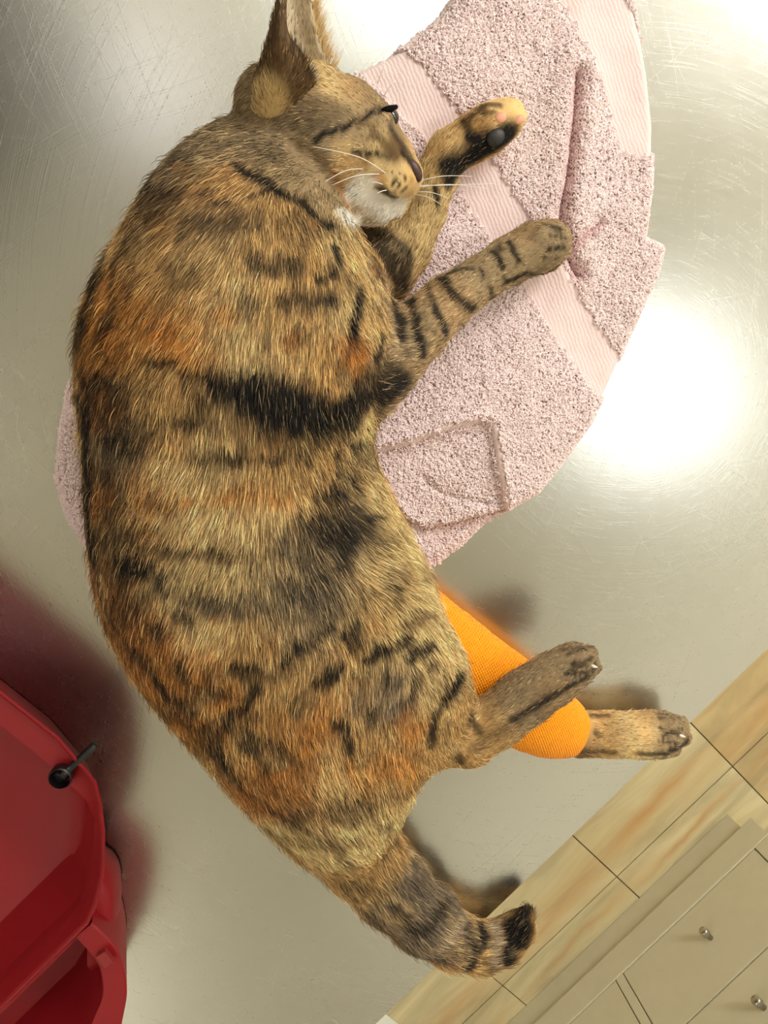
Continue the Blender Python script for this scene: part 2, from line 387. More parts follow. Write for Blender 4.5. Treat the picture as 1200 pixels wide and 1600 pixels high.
def towel_mats():
    t = NT('pink_terry_ground'); c = t.coord(); n = t.noise(c, 900, 2)
    t.set(color=t.mix(n, s2l((232, 204, 203)), s2l((240, 216, 214))), rough=0.95, spec=0.1, normal=t.bump(n, 0.5, 0.0008)); a = t.m
    t = NT('pink_woven_band'); c = t.coord(); cr = t.map(c, (1, 1, 1), (0, 0, math.radians(20)))
    w = t.t.nodes.new('ShaderNodeTexWave'); w.wave_type = 'BANDS'; w.inputs['Scale'].default_value = 150; w.inputs['Distortion'].default_value = 4.0; w.inputs['Detail Scale'].default_value = 1.2; t.l(cr, w.inputs['Vector'])
    n = t.noise(c, 700, 2); hh = t.math('ADD', t.math('MULTIPLY', w.outputs['Fac'], 0.6), n)
    t.set(color=t.mix(n, s2l((228, 203, 202)), s2l((238, 216, 214))), rough=0.95, spec=0.1, sheen=0.2, normal=t.bump(hh, 0.35, 0.0007)); b = t.m
    t = NT('pink_hem'); c = t.coord(); n = t.noise(c, 1100, 2)
    t.set(color=s2l((236, 214, 212)), rough=0.95, spec=0.1, normal=t.bump(n, 0.4, 0.0006))
    return a, b, t.m
MT_G, MT_B, MT_H = towel_mats()
def make_towel():
    pa = np.array(A); lo = pa.min(0)-0.002; hi = pa.max(0)+0.002; st = 0.0017
    nx, ny = [int(v) for v in ((hi-lo)/st)]
    gxx, gyy = np.meshgrid(lo[0]+np.arange(nx)*st, lo[1]+np.arange(ny)*st, indexing='ij'); P = np.c_[gxx.ravel(), gyy.ravel()]
    h, ins = towel_h(P); Z = TZ+0.0004+h
    idx = np.arange(nx*ny).reshape(nx, ny)
    q = np.stack([idx[:-1, :-1], idx[1:, :-1], idx[1:, 1:], idx[:-1, 1:]], -1).reshape(-1, 4)
    q = q[ins[q].any(1)]
    cen = P[q].mean(1)
    db1, db2 = dpoly(cen, band1, False), dpoly(cen, band2, False)
    hem = np.minimum(dpoly(cen, heml, False)/0.0018, np.minimum(dpoly(cen, foldl, False)/0.0022, dpoly(cen, foldr, False)/0.0018)) < 1
    kind = np.where(hem, 3, np.where(db1 < 0.0125, 1, np.where(db2 < 0.016, 2, 0)))
    V = np.c_[P, Z]
    # closed body: top, bottom and a side wall
    u, inv = np.unique(q, return_inverse=True); qq = inv.reshape(-1, 4); nt = len(u)
    top = V[u].copy(); top[:, 2] -= 0.0002; bot = V[u].copy(); bot[:, 2] = TZ+0.0002
    E_ = np.vstack([qq[:, [k, (k+1) % 4]] for k in range(4)]); key = np.sort(E_, 1); _, first, cnt = np.unique(key, axis=0, return_index=True, return_counts=True)
    rim = E_[first[cnt == 1]]
    faces = [tuple(f) for f in qq]+[tuple(f[::-1]+nt) for f in qq]+[(b_, a_, a_+nt, b_+nt) for a_, b_ in rim]
    tw = mesh_obj('towel', np.vstack([top, bot]), faces, MT_G, None, True); Q0 = q[kind == 0]
    for k, nm, m in ((1, 'woven_band', MT_B), (2, 'woven_band', MT_B), (3, 'hem', MT_H)):
        qk = q[kind == k]; u, inv = np.unique(qk, return_inverse=True); vv = V[u].copy(); vv[:, 2] += 0.0006
        mesh_obj(nm, vv, inv.reshape(-1, 4), m, tw, True)
    tw['label'] = 'pink terry towel spread under the cat on the steel table'; tw['category'] = 'towel'
    return tw, V, Q0
towel, TV, TQ = make_towel()
def hair_obj(name, pts, rad, col, mat, parent):
    """pts N x K x 3, rad N x K, col N x K x 3 -> one hair curves object"""
    n, k = pts.shape[:2]
    hc = bpy.data.hair_curves.new(name); hc.add_curves([k]*n)
    hc.attributes['position'].data.foreach_set('vector', np.ascontiguousarray(pts, np.float32).ravel())
    ra = hc.attributes.get('radius') or hc.attributes.new('radius', 'FLOAT', 'POINT'); ra.data.foreach_set('value', np.ascontiguousarray(rad, np.float32).ravel())
    ca = hc.attributes.new('strand_colour', 'FLOAT_COLOR', 'POINT')
    ca.data.foreach_set('color', np.ascontiguousarray(np.concatenate([col, np.ones((n, k, 1))], 2), np.float32).ravel())
    hc.materials.append(mat)
    o = put(bpy.data.objects.new(name, hc), parent); o['kind'] = 'stuff'; return o
def strand_mat(name, rough, spec, sheen=0.0):
    t = NT(name); a = t.t.nodes.new('ShaderNodeAttribute'); a.attribute_name = 'strand_colour'
    t.set(color=a.outputs['Color'], rough=rough, spec=spec, sheen=sheen); return t.m
def sample_faces(V, T, n):
    a = V[T[:, 0]]; b = V[T[:, 1]]; c = V[T[:, 2]]; cr = np.cross(b-a, c-a); ar = np.linalg.norm(cr, axis=1)
    f = rng.choice(len(T), n, p=ar/ar.sum()); u = rng.random(n); v = rng.random(n); s = u+v > 1; u[s] = 1-u[s]; v[s] = 1-v[s]
    P = a[f]+(b-a)[f]*u[:, None]+(c-a)[f]*v[:, None]
    return P, cr[f]/ar[f][:, None], f, u, v
def make_loops(n=150000):
    T = np.r_[TQ[:, [0, 1, 2]], TQ[:, [0, 2, 3]]]; P, N, *_ = sample_faces(TV, T, n)
    N[N[:, 2] < 0] *= -1
    ang = rng.random(n)*2*PI; D = np.c_[np.cos(ang), np.sin(ang), rng.normal(0, .3, n)]; D -= N*(D*N).sum(1)[:, None]; D /= np.linalg.norm(D, axis=1)[:, None]
    hgt = (0.0010+0.0011*rng.random(n)); w = 0.0010+0.0012*rng.random(n); B = np.cross(N, D)
    pts = np.zeros((n, 5, 3))
    for k, (u, v, s) in enumerate(((-.1, -.4, 0), (0.05, .6, .25), (.55, 1.0, .5), (1.0, .65, .1), (0.9, .1, -.3))):
        pts[:, k] = P + D*(w*u)[:, None] + N*(hgt*v)[:, None] + B*(w*s*rng.normal(0, 1, n))[:, None]
    rad = np.full((n, 5), 0.00030)
    base = np.array(s2l((239, 216, 215))); pale = np.array(s2l((248, 232, 231)))
    t = rng.random(n)[:, None]; c = base*(1-t)+pale*t
    crease_shade = np.exp(-(np.minimum(dpoly(P[:, :2], crease, False), dpoly(P[:, :2], crease2, False)*1.6)/0.0042)**2)[:, None]   # deeper pink of the shaded crease painted into the loops
    c = c*(1-.6*crease_shade)+.6*crease_shade*np.array(s2l((206, 150, 150)))
    col = np.repeat(c[:, None], 5, 1); col[:, 0] *= 0.9
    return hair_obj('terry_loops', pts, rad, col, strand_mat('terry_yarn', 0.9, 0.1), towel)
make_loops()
# ------------------------------------------------------------------ pet carrier
def make_carrier():
    zr = 0.06
    p = lambda x, y, z=zr: at(x, y, z)
    car = thing('pet_carrier', 'red plastic pet carrier half standing open on the steel table', 'carrier', tuple(np.r_[p(0, 1300, 0.0)[:2]+np.array([-0.08, 0.05]), TZ]))
    xr = p(75, 1140)[0]; c1 = p(150, 1222)[:2]; c2 = p(164, 1300)[:2]; c3 = p(163, 1365)[:2]; c4 = p(152, 1415)[:2]; c5 = p(138, 1446)[:2]
    yb = c5[1]; wid = 0.34; x_l = xr-wid; yt = c1[1]+0.44
    right = [(xr, yt), (xr, yt-0.15), (xr, c1[1]+0.10), (xr, c1[1]+0.03), tuple(c1), tuple((c1+c2)/2+np.array([0.001, 0])), tuple(c2), tuple(c3), tuple(c4), tuple(c5)]
    xm = (xr+x_l)/2
    left = [(2*xm-x, y) for x, y in right][::-1]
    loop = np.array([*[(right[-1][0]-(right[-1][0]-left[0][0])*k/6, yb) for k in range(1, 6)], *left, *[(x_l+(wid)*k/6, yt) for k in range(1, 6)], *right])
    loop = loop[::-1] if np.sum(loop[:, 0]*np.roll(loop[:, 1], -1)-np.roll(loop[:, 0], -1)*loop[:, 1]) < 0 else loop
    # evenly resample with rounding
    def inset(L, d):
        e = np.roll(L, -1, 0)-L; nn = np.c_[-e[:, 1], e[:, 0]]; nn /= np.linalg.norm(nn, axis=1)[:, None]
        vn = nn+np.roll(nn, 1, 0); vn /= np.maximum(np.linalg.norm(vn, axis=1)[:, None], 1e-6)
        co = np.clip((vn*nn).sum(1), 0.6, 1); return L+vn*(d/co)[:, None]
    wfl = np.full(len(loop), 0.004)                      # width of the flange inside the rim
    for k, (x, y) in enumerate(loop):
        if y > c1[1]+0.02: wfl[k] = 0.0165
        elif y > c1[1]-0.001: wfl[k] = 0.0135
        elif y > c2[1]+0.003: wfl[k] = 0.008
    cen_ = np.array([xm, loop[:, 1].mean()])
    rings = [(0.026, 0.0008), (0.012, 0.030), (0.002, zr-0.004), (0.0, zr-0.001), (0.0007, zr), (0.0018, zr-0.0006), (0.0030, zr-0.0025), ('f', zr-0.0055), ('s', .012, zr-0.0095), ('s', .022, .046), ('s', .036, .030), ('s', .062, .018), ('s', .10, .0105), ('s', .17, .007), ('s', .32, .0055)]
    V, F = [], []; n = len(loop)
    def insv(w):
        a_ = inset(loop, 1.0)-loop; return loop+a_*w[:, None]
    fr_ = insv(wfl)
    for rg in rings:
        if rg[0] == 'f': L_ = fr_
        elif rg[0] == 's': L_ = cen_+(fr_-cen_)*(1-rg[1])
        else: L_ = inset(loop, rg[0])
        V += [(x, y, TZ+rg[-1]) for x, y in L_]
    for i in range(len(rings)-1):
        for k in range(n):
            F.append((i*n+k, i*n+(k+1) % n, (i+1)*n+(k+1) % n, (i+1)*n+k))
    F.append(tuple(range((len(rings)-1)*n, len(rings)*n))); F.append(tuple(range(n))[::-1])
    tub = keep(mesh_obj('tub', V, F, M_RED, None, False), car)
    for f in tub.data.polygons: f.use_smooth = True
    try: tub.data.set_sharp_from_angle(angle=math.radians(42))
    except Exception: pass
    # lip at the door end: a pocket with a D-shaped flange
    zf = zr-0.004
    outer = [p(x, y, zf)[:2] for x, y in ((143, 1443), (180, 1480), (193, 1515), (198, 1552), (193, 1585))]
    inner = [p(x, y, zf)[:2] for x, y in ((118, 1466), (150, 1503), (160, 1532), (160, 1560), (150, 1585))]
    o2 = np.array(spline(outer, 5)); i2 = np.array(spline(inner, 5))
    ylo = o2[-1][1]-0.012; yli = ylo+0.018
    o3 = np.vstack([o2, [[o2[-1][0]-0.014, ylo+0.003], [o2[-1][0]-0.03, ylo]]]); i3 = np.vstack([i2, [[i2[-1][0]-0.008, yli+0.002], [i2[-1][0]-0.02, yli]]])
    mir = lambda L: np.vstack([L, np.c_[2*xm-L[::-1, 0], L[::-1, 1]]])
    o3, i3 = mir(o3), mir(i3); n = len(o3); V, F = [], []
    c0 = o3.mean(0)
    def shr(L, d): v = L-np.array([xm, yb]); return np.array([xm, yb])+v*(1-d/np.maximum(np.linalg.norm(v, axis=1), 1e-3))[:, None]
    for L, z in ((shr(o3, 0.010), 0.001), (shr(o3, 0.001), zf-0.006), (o3, zf-0.001), (shr(o3, 0.0008), zf), (i3, zf-0.001), (shr(i3, 0.0012), zf-0.003), (shr(i3, 0.006), 0.022), (shr(i3, 0.020), 0.006)):
        V += [(x, y, TZ+z) for x, y in L]
    for i in range(7):
        for k in range(n-1): F.append((i*n+k, (i+1)*n+k, (i+1)*n+k+1, i*n+k+1))
    F.append(tuple(range(7*n, 8*n)))
    lip = keep(mesh_obj('front_lip', V, F, M_RED, None, True), car)
    try: lip.data.set_sharp_from_angle(angle=math.radians(35))
    except Exception: pass
    keep(box('sill', 2*xm-c5[0]+0.004, c5[0]-0.004, yb-0.005, yb+0.0035, TZ+0.0008, TZ+zr-0.010, M_RED, None, 0.001), car)
    # small raised catch on the flange
    a, b = p(158, 1487, zf+0.001), p(172, 1504, zf+0.001)
    dr = nrm(b-a); sd = np.array([-dr[1], dr[0], 0]); V = []
    for z in (-0.0015, 0.0022):
        for s, q in ((-1, a), (1, a), (1, b), (-1, b)): V.append(q+sd*s*0.0028+np.array([0, 0, z]))
    keep(mesh_obj('catch', V, [(0, 1, 2, 3), (7, 6, 5, 4), (0, 4, 5, 1), (1, 5, 6, 2), (2, 6, 7, 3), (3, 7, 4, 0)], red_plastic('worn_red_plastic', (120, 30, 32), (138, 48, 48)), None), car)
    # latch boss bulging from the outside wall, below the rim
    V, F = [], []; prof = [(150, 1345), (170, 1362), (181, 1385), (184, 1410), (182, 1450), (176, 1485), (150, 1500)]
    pr = [at(x, y, 0.028)[:2] for x, y in prof]; pr = np.array(spline(pr, 4)); cc = np.array([pr[:, 0].mean()-0.02, pr[:, 1].mean()])
    hs = [(0.85, 0.0015), (0.97, 0.012), (1.0, 0.026), (0.97, 0.034), (0.88, 0.039), (0.6, 0.041)]
    for s, z in hs: V += [(cc[0]+(x-cc[0])*s, cc[1]+(y-cc[1])*s, TZ+z) for x, y in pr]
    n = len(pr)
    for i in range(len(hs)-1):
        for k in range(n-1): F.append((i*n+k, i*n+k+1, (i+1)*n+k+1, (i+1)*n+k))
    F.append(tuple(range((len(hs)-1)*n, len(hs)*n)))
    keep(mesh_obj('latch_boss', V, F, M_RED, None, True), car)
    # black latch pin through the flange
    k0 = p(95, 1214, zr-0.0005)
    V, F = tube_geo([k0+np.array([0, 0, z]) for z in (-0.006, 0.001, 0.0024, 0.0024)], [0.0056, 0.0060, 0.0052, 0.0036], 20)
    lp = keep(mesh_obj('latch_knob', V, F, M_BLACK, None, True), car)
    a, b = p(98, 1211, zr-0.001), p(150, 1163, zr-0.003)
    keep(tube('latch_pin', [a, a+(b-a)*0.3, a+(b-a)*0.97, b], [0.0032, 0.0021, 0.0021, 0.0015], M_BLACK, None, 12), car)
    return car
carrier = make_carrier()
# ------------------------------------------------------------------ the cat: one continuous body grown as a distance field
def tz(px, py, base=0.0):
    h, i = towel_h(np.array([at(px, py, 0.01)[:2]])); return float(h[0])
PRIM = []                 # (group, a, ra, b, rb, flat)
def chain(g, pts):
    """pts: px, py, z above the table, radius in pixels, vertical flattening"""
    q = [(at(p[0], p[1], p[2]), p[3]*msc(p[0], p[1], p[2]), p[4] if len(p) > 4 else 1.0) for p in pts]
    if len(q) == 1: q = q*2
    for a, b in zip(q[:-1], q[1:]): PRIM.append((g, a[0], a[1], b[0], b[1], a[2], b[2]))
# torso lying on its side, spine to the left
def rows(g, L):
    P = []
    for (lx, ly, rx, ry, z, bz) in L:
        cx_, cy_ = (lx+rx)/2, (ly+ry)/2; hw = math.hypot(rx-lx, ry-ly)/2-7
        P.append((cx_, cy_, z, hw, bz/(hw*msc(cx_, cy_, z))))
    chain(g, P)
# torso as many flattened stations: thick chain of overlapping side lobes keeps the real outline
TORSO = [  # left outline px, right outline px, centre height, half thickness
    (345, 235, 500, 335, .046, .024), (292, 288, 515, 366, .048, .032), (234, 368, 545, 402, .053, .041), (192, 463, 577, 462, .056, .048),
    (150, 547, 590, 530, .056, .050), (150, 620, 576, 610, .055, .051), (158, 700, 564, 690, .053, .050), (163, 780, 574, 758, .053, .050),
    (169, 848, 604, 830, .054, .050), (182, 926, 634, 888, .054, .049), (218, 992, 664, 945, .054, .048), (268, 1058, 676, 1000, .054, .046),
    (324, 1124, 672, 1072, .053, .044), (374, 1186, 655, 1148, .050, .040), (422, 1230, 628, 1210, .044, .033), (460, 1275, 598, 1260, .036, .026)]
def dense(L, n):
    L = np.array(L, float); out = spline(L, n); return out
TD = dense(TORSO, 5)
for g_ in (0,):
    pts = []
    for (lx, ly, rx, ry, z, bz) in TD:
        # across each station: three lobes give a rounded, slightly flat-topped cross-section
        w = math.hypot(rx-lx, ry-ly); ux, uy = (rx-lx)/w, (ry-ly)/w; bpx = bz/msc((lx+rx)/2, (ly+ry)/2, z)
        rl = min(bpx*0.93, w/2-6)
        pts.append([(lx+ux*(rl+6), ly+uy*(rl+6), z, rl, 1.0), ((lx+rx)/2, (ly+ry)/2, z, min(bpx*1.02, w/2-5), 1.0), (rx-ux*(rl*0.95+7), ry-uy*(rl*0.95+7), z-0.002, rl*0.95, 1.0)])
    for a, b in zip(pts[:-1], pts[1:]):
        for k in range(3): chain('torso', [a[k], b[k]])
    for a in pts: chain('torso', [a[0], a[1]]); chain('torso', [a[1], a[2]])
# shoulder blade and chest
chain('torso', [(430, 455, .076, 82, .75), (520, 540, .070, 70, .8), (578, 590, .058, 52, .9)])
chain('torso', [(500, 390, .050, 34), (545, 440, .050, 40), (575, 490, .050, 38)])
# thigh
chain('thigh', [(470, 1085, .066, 130, .62), (560, 1060, .068, 110, .68), (630, 1040, .068, 64, .85), (660, 1052, .066, 50, .9)])
chain('thigh', [(560, 1120, .066, 100, .62), (640, 1120, .064, 62, .8), (672, 1150, .061, 40, .8)])
chain('thigh', [(672, 1052, .066, 52, .9), (690, 1110, .062, 46, .8), (703, 1168, .058, 26, .9)])
# tail
tail = [(470, 1235, .030, 70, .7), (520, 1280, .026, 68, .8), (560, 1330, .024, 58, .95), (610, 1385, .021, 51), (660, 1432, .019, 45), (705, 1466, .017, 36), (748, 1479, .016, 32), (780, 1472, .015, 28), (806, 1452, .015, 23), (822, 1430, .015, 12)]
chain('tail', tail)
# upper foreleg
chain('foreu', [(560, 590, .056, 62, .85), (605, 560, .054, 56, .9), (650, 518, .050, 48, .9), (700, 472, .044, 40), (750, 436, .039, 35), (795, 408, .036, 37), (835, 388, .034, 40), (856, 381, .032, 36)])
for (x, y, z, r) in ((866, 355, .031, 15), (879, 372, .034, 16), (878, 394, .031, 15), (862, 411, .026, 15)): chain('foreu', [(x-16, y+4, z+.002, r), (x, y, z-.002, r-1)])
# lower foreleg, palm turned up
chain('forel', [(550, 440, .034, 60), (600, 425, .030, 48), (633, 395, .027, 38), (662, 335, .025, 33), (680, 280, .025, 33), (700, 240, .025, 34), (730, 222, .026, 36), (762, 203, .027, 38), (785, 190, .027, 32)])
for (x, y, z, r) in ((788, 164, .028, 13), (806, 166, .030, 14), (813, 184, .030, 14), (802, 202, .027, 13)): chain('forel', [(x-22, y+8, z, r), (x, y, z, r-1)])
chain('forel', [(560, 380, .024, 26), (605, 378, .025, 30), (632, 398, .025, 32)])
chain('forel', [(735, 190, .034, 14), (742, 186, .036, 10)])
# head
chain('head', [(470, 205, .058, 88, .92), (500, 230, .058, 92, .9), (535, 225, .058, 82, .9)])
chain('head', [(500, 165, .058, 62, .9), (548, 178, .058, 46, .9), (578, 200, .056, 38, .9)])
chain('head', [(560, 255, .060, 62, .82), (600, 262, .056, 44, .85), (622, 276, .052, 33, .9), (634, 284, .050, 24, .9)])
chain('head', [(580, 200, .056, 34, .9), (614, 234, .053, 23), (643, 267, .051, 12)])
chain('head', [(540, 300, .056, 48, .85), (585, 318, .052, 30), (618, 324, .048, 19)])
chain('head', [(610, 284, .064, 24, .8), (628, 288, .060, 19, .9)])       # whisker pad
chain('head', [(578, 186, .070, 20, .6), (598, 188, .066, 14, .7)])       # brow
chain('head', [(430, 165, .060, 66, .8), (470, 150, .062, 52, .8)])       # crown under the ears
# upper hind foot, crossing over the bandage
chain('hindu', [(703, 1168, .058, 27, .9), (730, 1158, .060, 40, .85), (775, 1126, .060, 42, .85), (820, 1090, .058, 43, .85), (862, 1062, .056, 41, .85), (893, 1041, .054, 36, .85)])
for (x, y, z, r) in ((900, 1017, .052, 14), (920, 1021, .057, 15), (926, 1042, .056, 15), (910, 1060, .050, 14)): chain('hindu', [(x-22, y+10, z+.001, r), (x, y, z-.002, r-1)])
# lower hind leg with the bandage
chain('hindl', [(640, 1000, .030, 60), (700, 1030, .025, 58), (780, 1082, .023, 44), (850, 1128, .021, 36), (900, 1146, .0185, 33), (950, 1147, .0175, 33), (1000, 1148, .0175, 34), (1028, 1148, .0175, 34)])
for (x, y, z, r) in ((1040, 1124, .018, 14), (1062, 1132, .022, 15), (1066, 1152, .022, 15), (1050, 1170, .016, 14)): chain('hindl', [(x-24, y, z+.002, r), (x, y, z-.002, r-1)])

def sdf_grid(step=0.0023):
    lo = np.array([9.]*3); hi = -lo
    for g, a, ra, b, rb, fa, fb in PRIM:
        lo = np.minimum(lo, np.minimum(a-ra, b-rb)); hi = np.maximum(hi, np.maximum(a+ra, b+rb))
    lo -= 0.012; hi += 0.012; lo[2] = TZ-0.004
    n = np.ceil((hi-lo)/step).astype(int)+1
    ax = [lo[k]+np.arange(n[k])*step for k in range(3)]
    G = {}; BIG = 0.5
    def smin(a, b, k):
        h = np.maximum(k-np.abs(a-b), 0)/k; return np.minimum(a, b)-h*h*k*0.25
    KIN = dict(torso=.010, head=.006, thigh=.012, tail=.006, foreu=.0022, forel=.0022, hindu=.002, hindl=.002)
    for g, a, ra, b, rb, fa, fb in PRIM:
        if g not in G: G[g] = np.full(n, BIG, np.float32)
        pad = 0.014; mr = max(ra, rb)
        l = np.minimum(a, b)-mr-pad; u = np.maximum(a, b)+mr+pad
        i0 = np.maximum(((l-lo)/step).astype(int), 0); i1 = np.minimum(((u-lo)/step).astype(int)+2, n)
        X, Y, Z = np.meshgrid(*[ax[k][i0[k]:i1[k]] for k in range(3)], indexing='ij')
        ab = b-a; L = ab[0]**2+ab[1]**2+1e-12
        t = np.clip(((X-a[0])*ab[0]+(Y-a[1])*ab[1])/L, 0, 1) if L > 1e-8 else np.zeros_like(X)
        r = ra+(rb-ra)*t; fl_ = fa+(fb-fa)*t; zc = a[2]+ab[2]*t
        d = np.sqrt((X-a[0]-ab[0]*t)**2+(Y-a[1]-ab[1]*t)**2+((Z-zc)/fl_)**2)-r
        d = d*np.where(fl_ < 1, 0.5+0.5*fl_, 1)
        sl = tuple(slice(i0[k], i1[k]) for k in range(3)); G[g][sl] = smin(G[g][sl], d.astype(np.float32), KIN[g])
    D = G['torso']
    for g, k in (('thigh', .014), ('tail', .012), ('foreu', .008), ('forel', .005), ('head', .0035), ('hindl', .003)): D = smin(D, G[g], k)
    D = smin(D, G['hindu'], .0012)
    # flatten where it lies on the towel or the steel
    X, Y = np.meshgrid(ax[0], ax[1], indexing='ij'); th, ins = towel_h(np.c_[X.ravel(), Y.ravel()])
    th = th.reshape(n[0], n[1]); big = th.copy()
    for i in range(-2, 3):
        for j in range(-2, 3): big = np.maximum(big, np.roll(np.roll(th, i, 0), j, 1))
    floor_ = (TZ+0.0030+big)[:, :, None]
    D = np.maximum(D, (floor_-ax[2][None, None, :]).astype(np.float32))
    return D, lo, step
def surface_nets(D, lo, step):
    ins = D < 0; nx, ny, nz = D.shape
    cnt = np.zeros((nx-1, ny-1, nz-1), np.int8)
    for i in (0, 1):
        for j in (0, 1):
            for k in (0, 1): cnt += ins[i:nx-1+i, j:ny-1+j, k:nz-1+k]
    act = (cnt > 0) & (cnt < 8); cells = np.argwhere(act); vid = np.full(act.shape, -1, np.int64); vid[act] = np.arange(len(cells))
    acc = np.zeros((len(cells), 3)); num = np.zeros(len(cells))
    cor = [(i, j, k) for i in (0, 1) for j in (0, 1) for k in (0, 1)]
    for a in cor:
        for ax_ in range(3):
            if a[ax_]: continue
            b = list(a); b[ax_] = 1
            da = D[cells[:, 0]+a[0], cells[:, 1]+a[1], cells[:, 2]+a[2]]; db = D[cells[:, 0]+b[0], cells[:, 1]+b[1], cells[:, 2]+b[2]]
            m = (da < 0) != (db < 0); t = np.where(m, da/np.where(m, da-db, 1), 0)
            p = np.array(a, float)[None, :].repeat(len(cells), 0); p[:, ax_] = t
            acc[m] += p[m]; num[m] += 1
    V = lo+(cells+acc/num[:, None])*step; F = []
    for ax_ in range(3):
        a1, a2 = (ax_+1) % 3, (ax_+2) % 3
        s0 = [slice(None)]*3; s1 = [slice(None)]*3; s0[ax_] = slice(0, -1); s1[ax_] = slice(1, None)
        A_, B_ = ins[tuple(s0)], ins[tuple(s1)]; e = np.argwhere(A_ != B_)
        e = e[(e[:, a1] > 0) & (e[:, a2] > 0) & (e[:, a1] < D.shape[a1]-1) & (e[:, a2] < D.shape[a2]-1)]
        c = []
        for d1, d2 in ((1, 1), (0, 1), (0, 0), (1, 0)):
            q = e.copy(); q[:, a1] -= d1; q[:, a2] -= d2; c.append(vid[q[:, 0], q[:, 1], q[:, 2]])
        f = np.stack(c, 1); fl_ = ~A_[e[:, 0], e[:, 1], e[:, 2]]; f[fl_] = f[fl_][:, ::-1]; F.append(f)
    F = np.vstack(F); F = F[(F >= 0).all(1)]
    # smooth
    E_ = np.vstack([F[:, [k, (k+1) % 4]] for k in range(4)]); E_ = np.unique(np.sort(E_, 1), axis=0)
    for it in range(2):
        s = np.zeros_like(V); c = np.zeros(len(V))
        np.add.at(s, E_[:, 0], V[E_[:, 1]]); np.add.at(s, E_[:, 1], V[E_[:, 0]]); np.add.at(c, E_[:, 0], 1); np.add.at(c, E_[:, 1], 1)
        V = V*0.5+0.5*s/np.maximum(c, 1)[:, None]
    return V, F
CV, CF = surface_nets(*sdf_grid())
def vnormals(V, F):
    n = np.zeros_like(V); c = np.cross(V[F[:, 2]]-V[F[:, 0]], V[F[:, 3]]-V[F[:, 1]])
    for k in range(4): np.add.at(n, F[:, k], c)
    return n/np.maximum(np.linalg.norm(n, axis=1), 1e-12)[:, None]
CN = vnormals(CV, CF)
bvh = BVHTree.FromPolygons([tuple(v) for v in CV], [tuple(int(i) for i in f) for f in CF])
def on_cat(px, py, zguess=0.05):
    w = R @ cray(px, py); h = bvh.ray_cast(Vector(CAM), Vector(w))[0]
    return np.array(h if h is not None else bvh.find_nearest(Vector(at(px, py, zguess)))[0])
cat = thing('cat', 'sleeping tabby tortoiseshell cat lying on its side on the pink towel', 'cat', tuple(np.r_[at(380, 760, 0)[:2], TZ]))
body = mesh_obj('body', CV, CF, None, None, True); keep(body, cat)
# ------------------------------------------------------------------ ears
def ear_sheet():
    R0 = [[(490, 142, .074), (440, 186, .076), (392, 204, .062), (405, 160, .048), (470, 120, .047), (520, 120, .052)],
          [(484, 108, .088), (440, 132, .094), (398, 140, .077), (412, 120, .056), (465, 95, .052), (505, 84, .056)],
          [(467, 76, .094), (436, 95, .099), (409, 97, .080), (422, 85, .060), (465, 68, .056), (497, 62, .059)],
          [(450, 54, .095), (434, 58, .099), (420, 60, .082), (430, 52, .063), (462, 40, .059), (492, 40, .062)],
          [(446, 18, .093), (439, 15, .096), (431, 15, .082), (440, 8, .067), (462, 0, .063), (487, 5, .065)],
          [(450, -35, .088), (447, -35, .089), (443, -35, .082), (450, -38, .073), (464, -40, .069), (478, -38, .070)],
          [(461, -84, .081), (460, -84, .081), (460, -85, .079), (461, -86, .077), (463, -86, .076), (464, -85, .077)]]
    rows_ = [np.array(spline([at(*p) for p in r], 5)) for r in R0]
    G = np.array(rows_); G2 = np.array([spline(list(G[:, j]), 4) for j in range(G.shape[1])]).transpose(1, 0, 2)
    return G2
EG = ear_sheet()
def ear_mesh(G, th=0.0011):
    nv, nu = G.shape[:2]
    du = np.gradient(G, axis=1); dv = np.gradient(G, axis=0); N = np.cross(du, dv); N /= np.maximum(np.linalg.norm(N, axis=2), 1e-9)[:, :, None]
    c = G.mean(1, keepdims=True); 
    if ((G-c)*N).sum() < 0: N = -N                      # outward
    V = np.vstack([(G+N*th/2).reshape(-1, 3), (G-N*th/2).reshape(-1, 3)]); F = []; n = nv*nu
    fl_ = np.cross(G[0, 1]-G[0, 0], G[1, 0]-G[0, 0]) @ N[0, 0] > 0
    I = np.arange(n).reshape(nv, nu)
    for i in range(nv-1):
        for j in range(nu-1):
            f = (I[i, j], I[i, j+1], I[i+1, j+1], I[i+1, j])
            if not fl_: f = f[::-1]
            F.append(f); F.append(tuple(x+n for x in f[::-1]))
    for i in range(nv-1):
        for j in (0, nu-1): F.append((I[i, j], I[i+1, j], I[i+1, j]+n, I[i, j]+n))
    for j in range(nu-1): F.append((I[-1, j], I[-1, j+1], I[-1, j+1]+n, I[-1, j]+n))
    side = np.r_[np.zeros(n), np.ones(n)]
    return V, np.array(F), np.vstack([N.reshape(-1, 3), -N.reshape(-1, 3)]), side
EV, EF, EN, ESIDE = ear_mesh(EG)
ear = mesh_obj('ear', EV, EF, None, None, True); keep(ear, cat)
